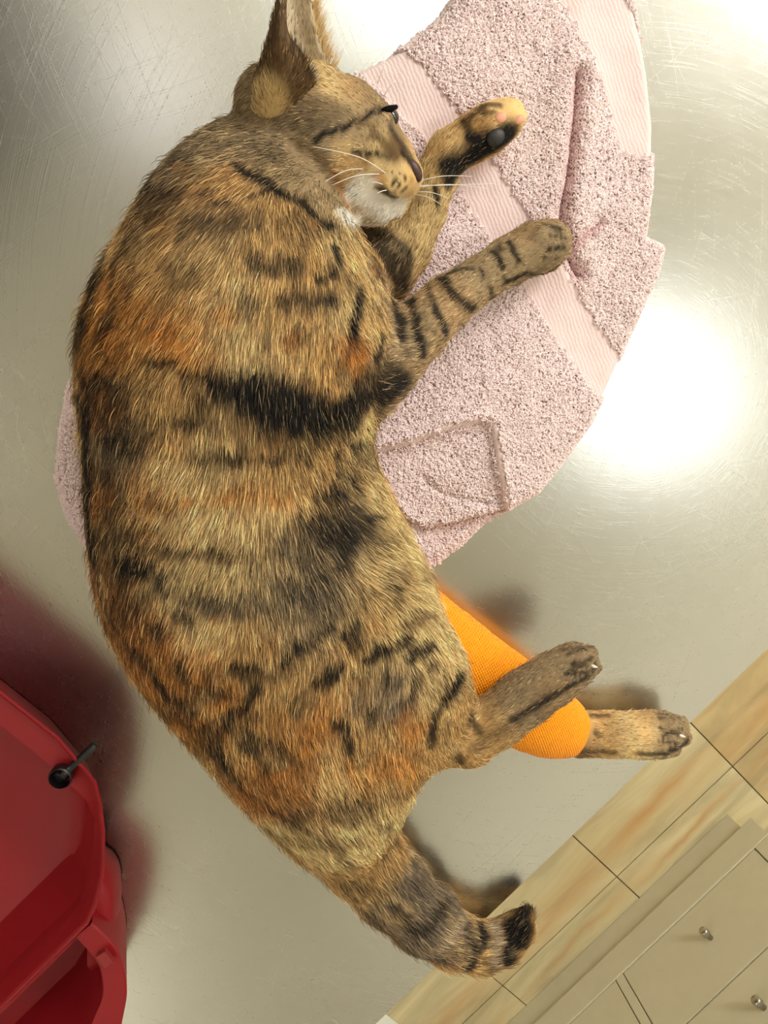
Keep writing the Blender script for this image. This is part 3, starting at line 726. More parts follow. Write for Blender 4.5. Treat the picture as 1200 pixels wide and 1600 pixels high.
# ------------------------------------------------------------------ coat colours, laid on the body as marks that sit at points of its surface
BLK, DRK, BRN, RST, ORG, TAN, CRM, WHT, GRY = [np.array(s2l(c)) for c in ((24, 21, 19), (56, 45, 34), (108, 82, 52), (150, 98, 50), (198, 134, 66), (190, 152, 98), (222, 190, 134), (240, 232, 216), (118, 104, 86))]
OLV = np.array(s2l((146, 125, 94)))
BASE = [  # px, py, radius px, colour, weight
    (470, 190, 70, OLV, 1), (430, 130, 50, OLV, 1), (560, 140, 45, OLV*1.0, 1), (520, 130, 40, CRM*0.8, 1), (480, 160, 35, BRN, .6), (560, 215, 30, OLV*1.1, 1), (590, 230, 22, CRM*.9, 1), (545, 255, 25, TAN*.95, 1), (610, 240, 18, BRN, 1.2),
    (600, 265, 20, CRM*.8, 1), (620, 285, 25, CRM*.9, 1.2), (640, 285, 14, TAN*1.1, 1.6), (500, 290, 40, OLV*1.15, 1), (470, 270, 40, OLV, 1), (440, 240, 45, OLV*.9, 1),
    (330, 230, 55, OLV*.9, 1), (340, 280, 40, TAN*.85, 1), (300, 250, 40, OLV*.8, 1), (270, 330, 50, BRN, 1), (400, 340, 40, TAN*.85, 1), (460, 360, 40, TAN, 1), (340, 345, 40, BRN, .8),
    (250, 410, 50, TAN*.9, 1), (210, 470, 45, ORG*.75, 1), (300, 450, 55, TAN, 1), (350, 490, 45, CRM*.9, 1), (280, 520, 45, ORG*.9, 1), (420, 500, 45, TAN, 1), (470, 440, 45, TAN, 1), (400, 555, 40, CRM*.9, 1), (480, 550, 40, TAN, 1), (545, 550, 22, ORG*.8, .8), (530, 500, 30, CRM*.9, 1), (590, 500, 25, CRM*.9, 1), (548, 372, 14, CRM*1.05, 1.0), (560, 410, 20, CRM*1.05, 1.3), (585, 430, 22, BRN*1.3, .8), (510, 380, 20, CRM*.8, .8),
    (190, 540, 40, ORG*.6, 1), (240, 620, 45, TAN*.9, 1), (170, 640, 30, RST*.7, 1), (300, 640, 35, TAN, 1), (280, 690, 45, TAN, 1), (400, 690, 45, TAN*.95, 1), (500, 700, 40, TAN*.9, 1), (560, 690, 25, CRM, 1), (200, 720, 40, OLV*.8, 1), (290, 745, 45, CRM*.95, 1.1), (420, 745, 45, TAN, 1), (190, 790, 40, ORG*.62, 1), (250, 790, 35, ORG*.75, 1), (390, 778, 40, ORG, .8), (330, 815, 50, CRM, 1.3), (430, 830, 40, CRM*.9, 1), (480, 760, 40, TAN, 1), (565, 770, 30, CRM*.9, 1),
    (200, 860, 50, TAN*.8, 1), (170, 920, 40, RST*.85, 1), (290, 910, 50, CRM*.85, 1), (390, 900, 50, CRM*.85, 1), (470, 900, 55, OLV, 1), (540, 860, 40, GRY, 1), (600, 890, 45, CRM*.95, 1.2), (650, 920, 40, CRM, 1.1), (600, 945, 30, TAN, 1),
    (240, 1000, 45, RST, 1), (330, 990, 40, CRM*.95, 1.1), (300, 1060, 45, ORG*.72, 1), (400, 1030, 45, TAN*.9, 1), (480, 980, 50, OLV, 1), (560, 1020, 45, TAN, 1), (640, 990, 40, CRM*.9, 1), (690, 1030, 25, CRM, 1), (450, 1080, 45, TAN*.9, 1), (340, 1120, 40, ORG*.7, 1), (540, 1090, 40, TAN*.85, 1), (610, 1090, 40, GRY*1.3, 1), (680, 1080, 30, CRM*.85, 1), (400, 1160, 40, TAN*.8, 1), (500, 1130, 30, ORG, .9), (640, 1130, 25, ORG*.8, .9), (570, 1170, 40, TAN, 1), (470, 1200, 45, ORG*.85, 1), (590, 1210, 45, ORG*.95+TAN*.1, 1), (690, 1150, 35, TAN, 1), (440, 1230, 40, RST, 1), (520, 1240, 45, CRM*.85, 1),
    (545, 1300, 50, CRM*.95, 1.8), (500, 1270, 30, RST*1.1, .8), (600, 1360, 35, TAN*.9, 1), (640, 1400, 30, GRY*1.1, 1), (690, 1450, 30, GRY, 1),
    (640, 540, 50, OLV*1.2, 1), (720, 470, 40, OLV*1.25, 1), (790, 410, 35, OLV*1.15, 1), (850, 385, 35, OLV*.95, 1), (690, 230, 30, CRM*.82, 1), (660, 330, 35, CRM*.85, 1), (800, 180, 24, CRM*1.1, 1.8), (740, 180, 20, TAN*.7, 1), (690, 270, 16, TAN*.9, .7),
    (760, 1150, 40, TAN*.85, 1), (820, 1100, 40, OLV*.85, 1), (890, 1040, 40, OLV*.85, 1), (720, 1180, 30, TAN*.9, 1),
    (940, 1150, 30, TAN*1.02, 1), (1000, 1150, 30, CRM*.85, 1), (1050, 1145, 30, OLV*1.1, 1), (920, 1170, 20, BRN, .5)]
STROKES = [  # polyline px, half width px, colour, strength
    # head
    ([(500, 100), (512, 118), (508, 138)], 10, CRM, .7), ([(520, 105), (555, 122)], 8, CRM*.8, .5), ([(628, 238), (640, 252), (654, 276)], 7, DRK*.6, .95), ([(560, 230), (545, 225), (525, 235)], 9, CRM*.9, .5),
    ([(490, 218), (503, 212), (530, 203), (556, 190), (580, 178), (598, 171)], 5.5, BLK, 1), ([(596, 171), (618, 166)], 6, BLK, 1), ([(553, 239), (575, 241), (590, 239)], 4.5, BLK, .95), ([(590, 240), (612, 246)], 6, DRK, .7),
    ([(583, 207), (600, 225), (618, 243)], 8, BRN*.7, .75), ([(610, 200), (632, 230), (652, 262)], 7, DRK*1.2, .85), ([(470, 225), (500, 248), (516, 268), (522, 295)], 10, BRN*.8, .6), ([(522, 272), (534, 300), (546, 330)], 7, RST*1.1, .7), ([(470, 195), (500, 190), (540, 175)], 12, DRK, .45), ([(440, 195), (470, 170), (520, 160)], 14, DRK, .35), ([(560, 195), (590, 195)], 7, BRN, .5), ([(575, 215), (590, 215)], 6, BRN*.7, .6), ([(568, 252), (578, 254)], 5, RST*.7, .6),
    ([(555, 300), (590, 315), (625, 322)], 17, WHT, 1), ([(548, 290), (560, 282), (585, 282)], 10, WHT*.9, .8), ([(530, 337), (548, 342), (590, 338), (622, 333)], 13, WHT, .95), ([(540, 348), (570, 350), (605, 345)], 9, WHT*.95, .9), ([(524, 338), (532, 345)], 9, CRM, .6), ([(588, 275), (598, 282)], 7, ORG*.9, .6),
    ([(590, 292), (603, 300), (618, 309)], 5, DRK, .95), ([(613, 271), (613, 271)], 3.4, BLK, 1), ([(625, 269), (625, 269)], 3.4, BLK, 1), ([(620, 279), (620, 279)], 3.4, BLK, 1), ([(632, 279), (632, 279)], 3.4, BLK, 1), ([(642, 284), (642, 284)], 3.4, BLK, 1), ([(613, 288), (613, 288)], 3.4, BLK, 1), ([(625, 289), (625, 289)], 3.4, BLK, 1), ([(636, 293), (636, 293)], 3, BLK, .8), ([(616, 298), (616, 298)], 3.4, BLK, 1), ([(628, 300), (628, 300)], 3, BLK, .8),
    # neck stripes, with the shade of the crease painted in
    ([(368, 258), (385, 272), (410, 283), (433, 293)], 11, BLK, .95), ([(333, 313), (355, 318), (387, 313), (400, 304), (425, 301), (450, 306)], 5, BLK, .9), ([(440, 305), (462, 315), (485, 332), (517, 355)], 9, BLK, .95), ([(293, 350), (340, 350), (400, 345)], 18, DRK, .6), ([(285, 380), (300, 376)], 12, DRK, .7), ([(310, 300), (325, 305)], 8, DRK, .6), ([(270, 260), (300, 270)], 8, RST, .4), ([(445, 345), (470, 340)], 12, BRN, .6), ([(440, 360), (480, 385)], 8, BRN, .5),
    ([(545, 362), (558, 395), (578, 435), (612, 466)], 13, CRM*1.05, .75), ([(580, 400), (604, 442)], 9, BRN*1.1, .6),
    # shoulder
    ([(395, 411), (430, 414), (462, 412)], 16.2, DRK*.8, .8), ([(523, 398), (520, 415), (503, 427), (495, 428)], 11.2, BLK, 1), ([(445, 472), (490, 468), (520, 461)], 12.5, DRK*.7, .8), ([(506, 468), (520, 461)], 10.0, BLK, .7), ([(562, 452), (558, 485), (549, 527)], 12.5, BLK, 1), ([(380, 460), (385, 468)], 12.5, DRK, .6), ([(465, 512), (478, 518)], 10.0, DRK, .6), ([(400, 540), (412, 541)], 10, BRN*.6, .7), ([(440, 530), (460, 522)], 9, ORG*.8, .7), ([(535, 555), (552, 540)], 13, RST, .8), ([(345, 500), (360, 490)], 12, ORG, .6), ([(540, 590), (520, 570)], 11.2, DRK, .4),
    # big band behind the shoulder
    ([(238, 571), (262, 577), (300, 585), (340, 592)], 9, BLK, .9), ([(350, 600), (400, 612), (450, 632)], 28, BLK, .9), ([(380, 625), (440, 645), (500, 655), (545, 650)], 32, BLK, .95), ([(500, 640), (560, 630), (600, 618), (625, 598)], 24, BLK, .95), ([(290, 592), (297, 612)], 5, BLK, .8), ([(560, 600), (590, 590), (612, 575)], 18, DRK*.6, .8), ([(535, 585), (545, 605)], 8, CRM*.8, .5),
    # back, dark spine
    ([(300, 190), (250, 240), (215, 285), (185, 340), (160, 400), (145, 455), (128, 520), (120, 570), (135, 640), (138, 720), (140, 800), (145, 860)], 17, BLK, .9), ([(145, 860), (165, 940), (215, 1020), (270, 1095)], 8, DRK, .8), ([(262, 225), (215, 300), (180, 372), (158, 430), (140, 500), (126, 560), (140, 610), (138, 680), (140, 760), (142, 820), (150, 870)], 18, BLK, .8), ([(300, 200), (262, 240), (230, 300)], 16, DRK, .6), ([(230, 300), (205, 370), (180, 430), (168, 500), (158, 560), (152, 620)], 11, BLK, .75), ([(150, 470), (132, 550)], 9, RST*.6, .5), ([(158, 585), (182, 610)], 17, DRK*.8, .8), ([(160, 680), (200, 695), (210, 705)], 14, DRK*.8, .8), ([(155, 735), (165, 745)], 13, DRK, .7), ([(225, 556), (240, 570)], 7, DRK, .6), ([(275, 655), (315, 657)], 9, DRK*.7, .8), ([(272, 620), (276, 650)], 4, DRK, .6), ([(290, 615), (330, 620)], 7, DRK, .5), ([(225, 640), (250, 650)], 7, BRN*.8, .5), ([(165, 640), (160, 610)], 7, RST, .6), ([(240, 712), (260, 718)], 7, DRK, .5),
    ([(185, 600), (170, 700), (175, 780), (185, 860), (215, 940)], 22, DRK, .45), ([(255, 300), (215, 380), (195, 460)], 20, DRK, .45),
    ([(200, 660), (260, 668), (330, 668)], 11, DRK, .5), ([(230, 856), (300, 864), (390, 872), (430, 862)], 12, BRN*.8, .6), ([(300, 945), (360, 952), (420, 950), (470, 935)], 12, GRY*.6, .6), ([(440, 850), (500, 850), (560, 838)], 22, GRY*.55, .6), ([(430, 905), (480, 930), (525, 960)], 18, GRY*.6, .55),
    ([(560, 640), (600, 660)], 6, BRN, .5), ([(300, 690), (420, 690)], 6, BRN*.8, .4), ([(250, 740), (330, 745), (400, 748)], 12, CRM*1.02, .6), ([(265, 815), (330, 812), (420, 820)], 17, CRM*1.05, .75), ([(260, 905), (330, 908), (400, 912)], 12, CRM*.9, .5), ([(315, 985), (360, 985)], 18, CRM, .6),
    # flank bands
    ([(300, 710), (340, 712), (400, 716), (442, 711)], 9.6, DRK*.6, .85), ([(470, 713), (478, 718)], 7.2, BLK, .8), ([(522, 718), (537, 705), (560, 698)], 9.6, BLK, .9), ([(495, 690), (530, 690)], 8.4, DRK, .4), ([(500, 732), (512, 730)], 8.4, DRK*.8, .75), ([(525, 747), (545, 757), (565, 762)], 8.4, DRK*.7, .8), ([(488, 774), (510, 770), (527, 768)], 10.8, BLK, .85), ([(330, 775), (360, 770), (380, 768)], 6, BRN*.7, .7), ([(400, 780), (418, 782), (440, 778)], 9.6, DRK, .7), ([(285, 776), (350, 776), (400, 786), (450, 786)], 9, ORG, .85), ([(535, 795), (560, 798)], 7.2, DRK*.8, .8), ([(568, 808), (597, 810)], 7.2, BLK, .85),
    ([(150, 790), (165, 786)], 18, RST*.8, .7), ([(215, 790), (235, 785)], 14, RST*.9, .6), ([(200, 830), (215, 835)], 12.0, DRK, .4), ([(150, 838), (160, 842)], 14.4, DRK*.7, .85), ([(190, 888), (220, 898), (250, 901)], 14.4, BLK, .9), ([(215, 905), (222, 920)], 9.6, BLK, .7), ([(258, 915), (268, 925)], 10.8, DRK, .7), ([(268, 852), (282, 860)], 9.6, DRK, .7), ([(290, 862), (345, 864)], 11, BRN*.85, .75), ([(160, 930), (185, 950)], 15, RST*.75, .6), ([(284, 962), (297, 976)], 9.6, DRK*.8, .8), ([(236, 985), (244, 992)], 10.8, DRK*.8, .8), ([(325, 948), (345, 950), (375, 944)], 11, GRY*.7, .7), ([(395, 960), (410, 950)], 9, GRY*.7, .5), ([(385, 893), (398, 900)], 12, GRY*.8, .5), ([(330, 962), (345, 962)], 5, ORG, .6),
    ([(472, 822), (500, 815), (525, 822)], 15.6, DRK*.8, .7), ([(505, 835), (540, 830), (570, 825)], 16.8, DRK*.7, .75), ([(540, 840), (550, 858), (540, 876)], 13.2, BLK, .85), ([(480, 880), (500, 905), (480, 930)], 16, GRY*.75, .5), ([(485, 897), (497, 893)], 9.6, BLK, .55), ([(445, 860), (470, 875)], 12, GRY*.8, .4), ([(588, 924), (606, 918), (622, 914)], 4.8, DRK*.6, .85), ([(578, 852), (600, 846), (622, 838)], 6.0, DRK, .6), ([(600, 780), (585, 790)], 4.8, DRK, .5), ([(558, 978), (548, 985), (536, 1000)], 9.6, BLK, .95), ([(512, 985), (505, 993)], 8.4, BLK, .8), ([(575, 935), (555, 965)], 9.6, DRK, .5), ([(492, 1012), (500, 998)], 7.2, BLK, .8), ([(437, 1031), (452, 1022), (464, 1016)], 9.6, BLK, .9), ([(430, 960), (425, 985)], 12, BRN, .4), ([(420, 1000), (410, 1015)], 10, ORG*.7, .5),
    # thigh
    ([(560, 1050), (600, 1050), (650, 1038), (690, 1015)], 10, CRM*.95, .6), ([(600, 1100), (640, 1070), (690, 1050)], 9, CRM*.95, .6), ([(655, 1115), (680, 1085)], 9, CRM*.95, .6), ([(600, 1010), (580, 1000), (640, 985)], 12, CRM, .5), ([(620, 1090), (600, 1125)], 8, GRY*1.9, .6), ([(560, 1085), (550, 1110)], 8, GRY*1.8, .5), ([(700, 1130), (712, 1100)], 8, CRM*.9, .5), ([(700, 1165), (720, 1172)], 8, CRM*.9, .5),
    ([(500, 1060), (515, 1052), (530, 1045)], 11.7, BLK, .95), ([(545, 1010), (560, 1003)], 9.1, DRK*.6, .8), ([(576, 1036), (590, 1026), (602, 1018), (618, 1005), (634, 996)], 10.4, BLK, .95), ([(588, 1030), (598, 1020)], 13.0, BLK, .9), ([(635, 975), (655, 968), (676, 965)], 8, BRN*.6, .75), ([(645, 1022), (660, 1012), (674, 1004)], 11.7, BLK, .95), ([(674, 1038), (682, 1046)], 7.8, BLK, .85), ([(657, 1060), (648, 1080), (633, 1100)], 9, BRN*.6, .75), ([(602, 1056), (608, 1070)], 10.4, DRK*.7, .75), ([(718, 1057), (708, 1075), (694, 1092)], 10.4, BLK, 1), ([(694, 1092), (680, 1115), (676, 1140)], 10.4, DRK*.6, .8), ([(675, 1135), (677, 1158)], 10.4, BLK, .75), ([(584, 1112), (575, 1132)], 10.4, DRK*.7, .8), ([(535, 1136), (540, 1152), (546, 1170)], 10.4, BLK, .9), ([(716, 1183), (719, 1192)], 7.8, DRK*.7, .8), ([(735, 1120), (748, 1142)], 7.8, DRK*.8, .8), ([(700, 1130), (697, 1160)], 7.8, DRK, .4), ([(560, 1060), (570, 1080)], 10, BRN, .5), ([(610, 1130), (600, 1150)], 7, BRN, .5), ([(650, 1190), (640, 1175)], 8, BRN, .4), ([(475, 1120), (465, 1110)], 10, GRY*.6, .7), ([(460, 1100), (475, 1090)], 11.7, DRK, .5),
    # rump
    ([(255, 1075), (270, 1092), (290, 1105)], 13.8, DRK*.9, .8), ([(280, 1040), (292, 1052)], 11.5, DRK*.8, .8), ([(375, 1057), (396, 1050)], 12.6, DRK*.7, .85), ([(397, 1080), (380, 1100), (362, 1118), (355, 1134)], 12.6, BLK, .85), ([(325, 1078), (345, 1085)], 11.5, DRK*.9, .6), ([(330, 1140), (340, 1165), (352, 1190)], 13.8, DRK*.7, .8), ([(312, 1140), (340, 1185), (360, 1210)], 11.5, BLK, .6), ([(390, 1150), (396, 1172)], 11.5, DRK*.8, .7), ([(442, 1165), (456, 1186)], 9.2, DRK*.8, .7), ([(430, 1270), (462, 1278), (480, 1290)], 11.5, DRK*.8, .7), ([(420, 1195), (415, 1210)], 9, BRN, .6), ([(240, 1020), (250, 1045)], 8, ORG*.8, .6), ([(330, 1105), (350, 1095)], 9, ORG, .7), ([(335, 1030), (355, 1038)], 9, ORG, .6), ([(450, 1225), (465, 1240)], 12, ORG, .6), ([(495, 1180), (500, 1210)], 7, RST, .5), ([(540, 1190), (560, 1210)], 9, ORG, .6), ([(470, 1180), (480, 1200)], 6.9, DRK, .5), ([(440, 1115), (430, 1130)], 9, ORG*.9, .5), ([(230, 1040), (330, 1180), (420, 1265), (480, 1310)], 6.9, BLK, .6),
    # tail
    ([(570, 1260), (610, 1300), (650, 1350)], 8, DRK, .5), ([(510, 1300), (545, 1350), (580, 1390)], 10, BRN, .6), ([(600, 1385), (650, 1390)], 12, GRY*.6, .5), ([(615, 1420), (650, 1450)], 10, BLK, .7), ([(655, 1460), (675, 1435), (700, 1415)], 10, DRK*.6, .8), ([(690, 1480), (712, 1455), (722, 1430)], 9, GRY*2.4, .8), ([(733, 1508), (744, 1480), (752, 1450)], 13, BLK, 1), ([(768, 1505), (776, 1478), (772, 1448)], 8, GRY*2.4, .9), ([(793, 1500), (800, 1470), (798, 1445)], 13, BLK, 1), ([(812, 1475), (815, 1440), (822, 1425)], 16, BLK, 1),
    # upper foreleg
    ([(596, 522), (594, 540), (588, 560)], 10, BLK, .9), ([(613, 472), (624, 498), (632, 530)], 9, BLK, .95), ([(642, 470), (652, 510), (660, 556)], 9, BLK, .95), ([(668, 450), (680, 485), (696, 522)], 8, BLK, .95), ([(690, 435), (703, 455), (720, 470), (738, 482)], 10, BLK, .9), ([(700, 428), (722, 420), (736, 420)], 5, DRK*.6, .85), ([(750, 422), (754, 432)], 5, BLK, .8), ([(769, 393), (778, 404), (786, 417)], 6, BLK, .95), ([(794, 379), (803, 392), (811, 409)], 6, BLK, .95), ([(778, 384), (782, 392)], 5, BLK, .8), ([(766, 450), (769, 466)], 5, DRK*.6, .85), ([(787, 434), (791, 443)], 4, DRK, .8), ([(800, 450), (830, 438), (860, 424), (878, 410)], 5, BLK, .95), ([(856, 390), (874, 386)], 4, BLK, .85), ([(848, 350), (862, 354), (876, 362)], 5, DRK*.8, .7), ([(840, 355), (830, 372)], 6, DRK, .35), ([(660, 455), (690, 430)], 6, TAN, .4),
    # lower foreleg
    ([(702, 262), (720, 258), (745, 240), (775, 222), (797, 210)], 25, BLK, 1), ([(700, 285), (712, 268)], 13, BLK, .95), ([(735, 215), (760, 225), (790, 205)], 12, BLK, 1), ([(735, 170), (760, 163), (780, 165)], 8, DRK*.6, .8), ([(755, 178), (772, 176)], 7, DRK*.7, .7), ([(722, 190), (732, 200)], 8, DRK*.7, .85), ([(678, 292), (684, 320)], 6, BLK, .95), ([(575, 362), (600, 392), (622, 425), (630, 445)], 20, BLK, .92), ([(600, 365), (632, 390), (640, 420)], 13, BLK, .85), ([(560, 385), (585, 410), (600, 450)], 9, BRN*1.2, .6),
    # upper hind foot
    ([(800, 1125), (850, 1095), (890, 1072), (918, 1058)], 5, BLK, .9), ([(885, 1052), (900, 1042), (915, 1038)], 4, DRK*.6, .8), ([(880, 1015), (900, 1012), (925, 1010)], 4, DRK, .6), ([(925, 1050), (930, 1040)], 5, BLK, .8), ([(740, 1170), (790, 1140), (850, 1095)], 10, DRK, .4),
    # shade between the toes painted as dark lines, then the lower hind foot
    ([(862, 352), (878, 358)], 3, DRK*.6, .8), ([(862, 368), (884, 372)], 3, DRK*.6, .8), ([(858, 386), (884, 388)], 3, DRK*.6, .9), ([(850, 402), (872, 404)], 3, DRK*.6, .8),
    ([(888, 1022), (915, 1014)], 3, DRK*.6, .8), ([(893, 1036), (925, 1030)], 3, DRK*.6, .9), ([(888, 1052), (918, 1050)], 3, DRK*.6, .9), ([(1030, 1136), (1066, 1140)], 3, DRK*.6, .9), ([(1030, 1122), (1052, 1124)], 3, DRK*.6, .7), ([(1030, 1158), (1058, 1162)], 3, DRK*.6, .9),
    ([(1035, 1150), (1045, 1143), (1060, 1148)], 4, DRK*.7, .8), ([(1048, 1172), (1062, 1168), (1074, 1158)], 6, BLK, .9), ([(925, 1120), (950, 1118)], 6, DRK, .7), ([(930, 1145), (940, 1152)], 4, DRK, .6), ([(1000, 1176), (1040, 1178)], 5, BLK, .8), ([(1030, 1115), (1060, 1122)], 4, DRK, .6), ([(895, 1172), (960, 1176)], 5, DRK, .7)]
CELL = {}
def coat(P):
    """colour of the coat at points of the body"""
    lw = np.clip(idw(P, LP_, LL_[:, None], 4)/.0085, .2, 1.0)**1.7
    Pn = P + 0.0058*lw*np.c_[fbm(P, 130, 2, 11)-.5, fbm(P, 130, 2, 12)-.5, fbm(P, 130, 2, 13)-.5]*2
    num = np.ones((len(P), 1))*0.0008*TAN; den = np.full((len(P), 1), 0.0008)
    for px, py, r, c, w in BASE:
        q = on_cat(px, py); rr = r*msc(px, py, .06); d2 = ((Pn-q)**2).sum(1)/rr**2
        k = (w*np.exp(-d2*1.1))[:, None]; num += k*np.asarray(c); den += k
    col = num/den
    n1 = fbm(P, 55, 3, 21)[:, None]; n2 = fbm(P, 190, 2, 31)[:, None]
    col = 1.2*col*(0.72+0.56*n1)*(0.80+0.4*n2)
    body_w = sstep(.0048, .0068, idw(P, LP_, LL_[:, None], 4))                       # long-haired trunk only
    mo = sstep(.50, .66, fbm(P*np.array([1, 1, .8]), 62, 3, 81))[:, None]*.62*body_w; col = col*(1-mo)+mo*(DRK*.75+col*.12)
    hi = sstep(.55, .70, fbm(P, 48, 3, 91))[:, None]*.35*body_w; col = col*(1-hi)+hi*CRM*1.02
    org = sstep(0.56, 0.72, fbm(P, 38, 2, 41))[:, None]*0.25; col = col*(1-org)+org*col*np.array([1.15, .82, .55])
    for pl, w, c, s in STROKES:
        Q = [on_cat(*p) for p in pl]; mid = len(pl)//2; ww = w*msc(*pl[mid], .06)
        bb0 = np.min(Q, 0)-ww*2.2; bb1 = np.max(Q, 0)+ww*2.2; m = ((Pn > bb0) & (Pn < bb1)).all(1)
        if not m.any(): continue
        pp = Pn[m]; d = np.full(len(pp), 9.)
        if len(Q) == 1: d = np.linalg.norm(pp-Q[0], axis=1)
        for a, b in zip(Q[:-1], Q[1:]): d = np.minimum(d, dseg(pp, a, b)[0] if np.linalg.norm(b-a) > 1e-6 else np.linalg.norm(pp-a, axis=1))
        k = (s*(1-sstep(0.45, 1.5, d/ww)))[:, None]; col[m] = col[m]*(1-k)+np.asarray(c)*k
    return np.clip(col, 0.004, 0.9)
FLOW = [(600, 230, -.55, -.85), (560, 160, -.85, -.5), (500, 140, -.9, -.1), (470, 200, -1, .25), (540, 250, -1, .15), (600, 270, -.9, .2), (520, 320, -.5, .85), (600, 325, -.6, .8), (560, 310, -.8, .6), (440, 260, -.7, .7), (400, 180, -1, .5),
    (330, 230, -.8, .6), (360, 290, -.6, .8), (440, 330, -.1, 1), (470, 350, .2, 1), (250, 320, -.7, .75), (200, 420, -.6, .85), (140, 540, -.7, .75), (300, 420, -.5, .9), (400, 420, -.2, 1), (500, 420, -.1, 1), (560, 380, .3, 1), (570, 440, .5, .85), (250, 520, -.5, .9), (380, 540, -.15, 1), (480, 560, -.1, 1), (540, 600, .1, 1), (200, 620, -.4, .9), (300, 640, -.1, 1), (420, 640, 0, 1), (520, 660, .4, .9), (570, 690, .8, .6),
    (160, 720, -.3, .95), (280, 760, -.35, .95), (400, 760, -.1, 1), (500, 760, .4, .9), (570, 770, .85, .5), (180, 850, -.3, .95), (320, 850, -.4, .9), (440, 860, .1, 1), (530, 860, .6, .8), (600, 880, .9, .35), (650, 920, .9, .3), (200, 960, -.25, .95), (320, 980, -.3, .95), (430, 980, .1, 1), (530, 960, .35, .95), (620, 960, .6, .8), (250, 1060, -.1, 1), (380, 1080, .0, 1), (500, 1060, -.1, 1), (600, 1050, -.05, 1), (660, 1010, .5, .85), (700, 1060, .5, .85), (690, 1130, .2, 1), (600, 1150, .1, 1), (470, 1170, .2, 1), (360, 1190, .1, 1), (560, 1230, .35, .95), (460, 1260, .5, .85),
    (530, 1310, .5, .85), (600, 1370, .6, .8), (660, 1430, .75, .65), (720, 1470, .95, .3), (770, 1475, 1, -.2), (805, 1455, .6, -.8), (818, 1430, .2, -1),
    (580, 540, .5, .6), (620, 560, .8, -.1), (680, 490, .8, -.5), (760, 430, .85, -.5), (850, 385, .95, -.25), (560, 430, .4, .9), (620, 410, .4, -.7), (665, 330, .3, -.95), (700, 250, .6, -.75), (760, 210, .85, -.5), (800, 180, .85, -.5),
    (715, 1180, .5, .7), (760, 1150, .8, -.5), (840, 1080, .8, -.55), (910, 1035, .9, -.4), (720, 1050, .8, .5), (880, 1140, .95, .2), (960, 1148, 1, 0), (1060, 1148, 1, .05)]
FP_ = np.array([on_cat(a, b) for a, b, c, d in FLOW])
FD_ = np.array([nrm(at(a+c*10, b+d*10, .06)-at(a, b, .06)) for a, b, c, d in FLOW])
LEN = [(590, 255, 3.6), (625, 285, 2.2), (610, 290, 2.4), (560, 200, 4.2), (640, 270, 1.8), (500, 220, 5.5), (450, 150, 6), (540, 310, 7), (600, 325, 5.5), (430, 260, 10), (300, 250, 11), (200, 420, 13), (350, 450, 13), (480, 480, 12), (560, 430, 13), (560, 380, 12), (130, 560, 15), (250, 640, 14), (400, 700, 14), (550, 700, 15), (300, 850, 14), (500, 850, 15), (620, 900, 16), (250, 1000, 13), (450, 1000, 13), (600, 1000, 13), (690, 1050, 11), (690, 1150, 8), (500, 1150, 13), (400, 1200, 12), (600, 1230, 17), (540, 1300, 14), (620, 1390, 14), (700, 1460, 14), (770, 1475, 13), (815, 1435, 11),
    (590, 570, 9), (640, 530, 8), (700, 480, 6.5), (780, 420, 5), (860, 385, 4), (620, 420, 9), (660, 330, 6), (700, 250, 6), (750, 215, 5), (800, 180, 3), (720, 1180, 6), (780, 1140, 6), (850, 1080, 5.5), (910, 1035, 4.5), (900, 1145, 6), (960, 1148, 5.5), (1060, 1148, 4.5)]
LP_ = np.array([on_cat(a, b) for a, b, l in LEN]); LL_ = np.array([l*(.62 if l > 9 else .62) for *_, l in LEN])*0.001
def idw(P, Q, val, p=4):
    out = np.zeros((len(P),)+val.shape[1:])
    for s in range(0, len(P), 20000):
        d = ((P[s:s+20000, None]-Q[None])**2).sum(2)+1e-7; w = d**(-p/2); w /= w.sum(1)[:, None]; out[s:s+20000] = w @ val
    return out
def vcol(o, cols):
    a = o.data.attributes.new('coat', 'FLOAT_COLOR', 'POINT'); a.data.foreach_set('color', np.c_[cols, np.ones(len(cols))].astype(np.float32).ravel())
def skin_mat():
    t = NT('cat_undercoat'); a = t.t.nodes.new('ShaderNodeAttribute'); a.attribute_name = 'coat'
    t.set(color=a.outputs['Color'], rough=0.85, spec=0.15); return t.m
M_SKIN = skin_mat(); M_FUR = strand_mat('cat_fur', 0.5, 0.28)
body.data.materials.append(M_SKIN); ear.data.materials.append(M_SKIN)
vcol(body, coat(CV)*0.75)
EAR_SPOT = at(416, 156, .083)
def ear_col(P, inner):
    v = np.clip((P[:, 1]*0+1), 0, 1)
    pxs = np.array([(lambda c: (CX+FPX*c[0]/c[2], CY+FPX*c[1]/c[2]))(R.T @ (p-CAM)) for p in P]) if len(P) < 60000 else None
    out = np.repeat(BRN[None]*0.72, len(P), 0)*(0.7+0.6*fbm(P, 160, 2, 51)[:, None])
    k = (1-sstep(.6, 1.3, np.linalg.norm((P-EAR_SPOT)*np.array([1, 1, .5]), axis=1)/0.0095))[:, None]; out = out*(1-k)+CRM*.95*k
    inn = np.repeat(np.array(s2l((240, 222, 192)))[None], len(P), 0)*(0.8+0.35*fbm(P, 120, 2, 52)[:, None])
    return np.where(np.asarray(inner)[:, None] > .5, inn, out)
vcol(ear, ear_col(EV, ESIDE)*0.9)
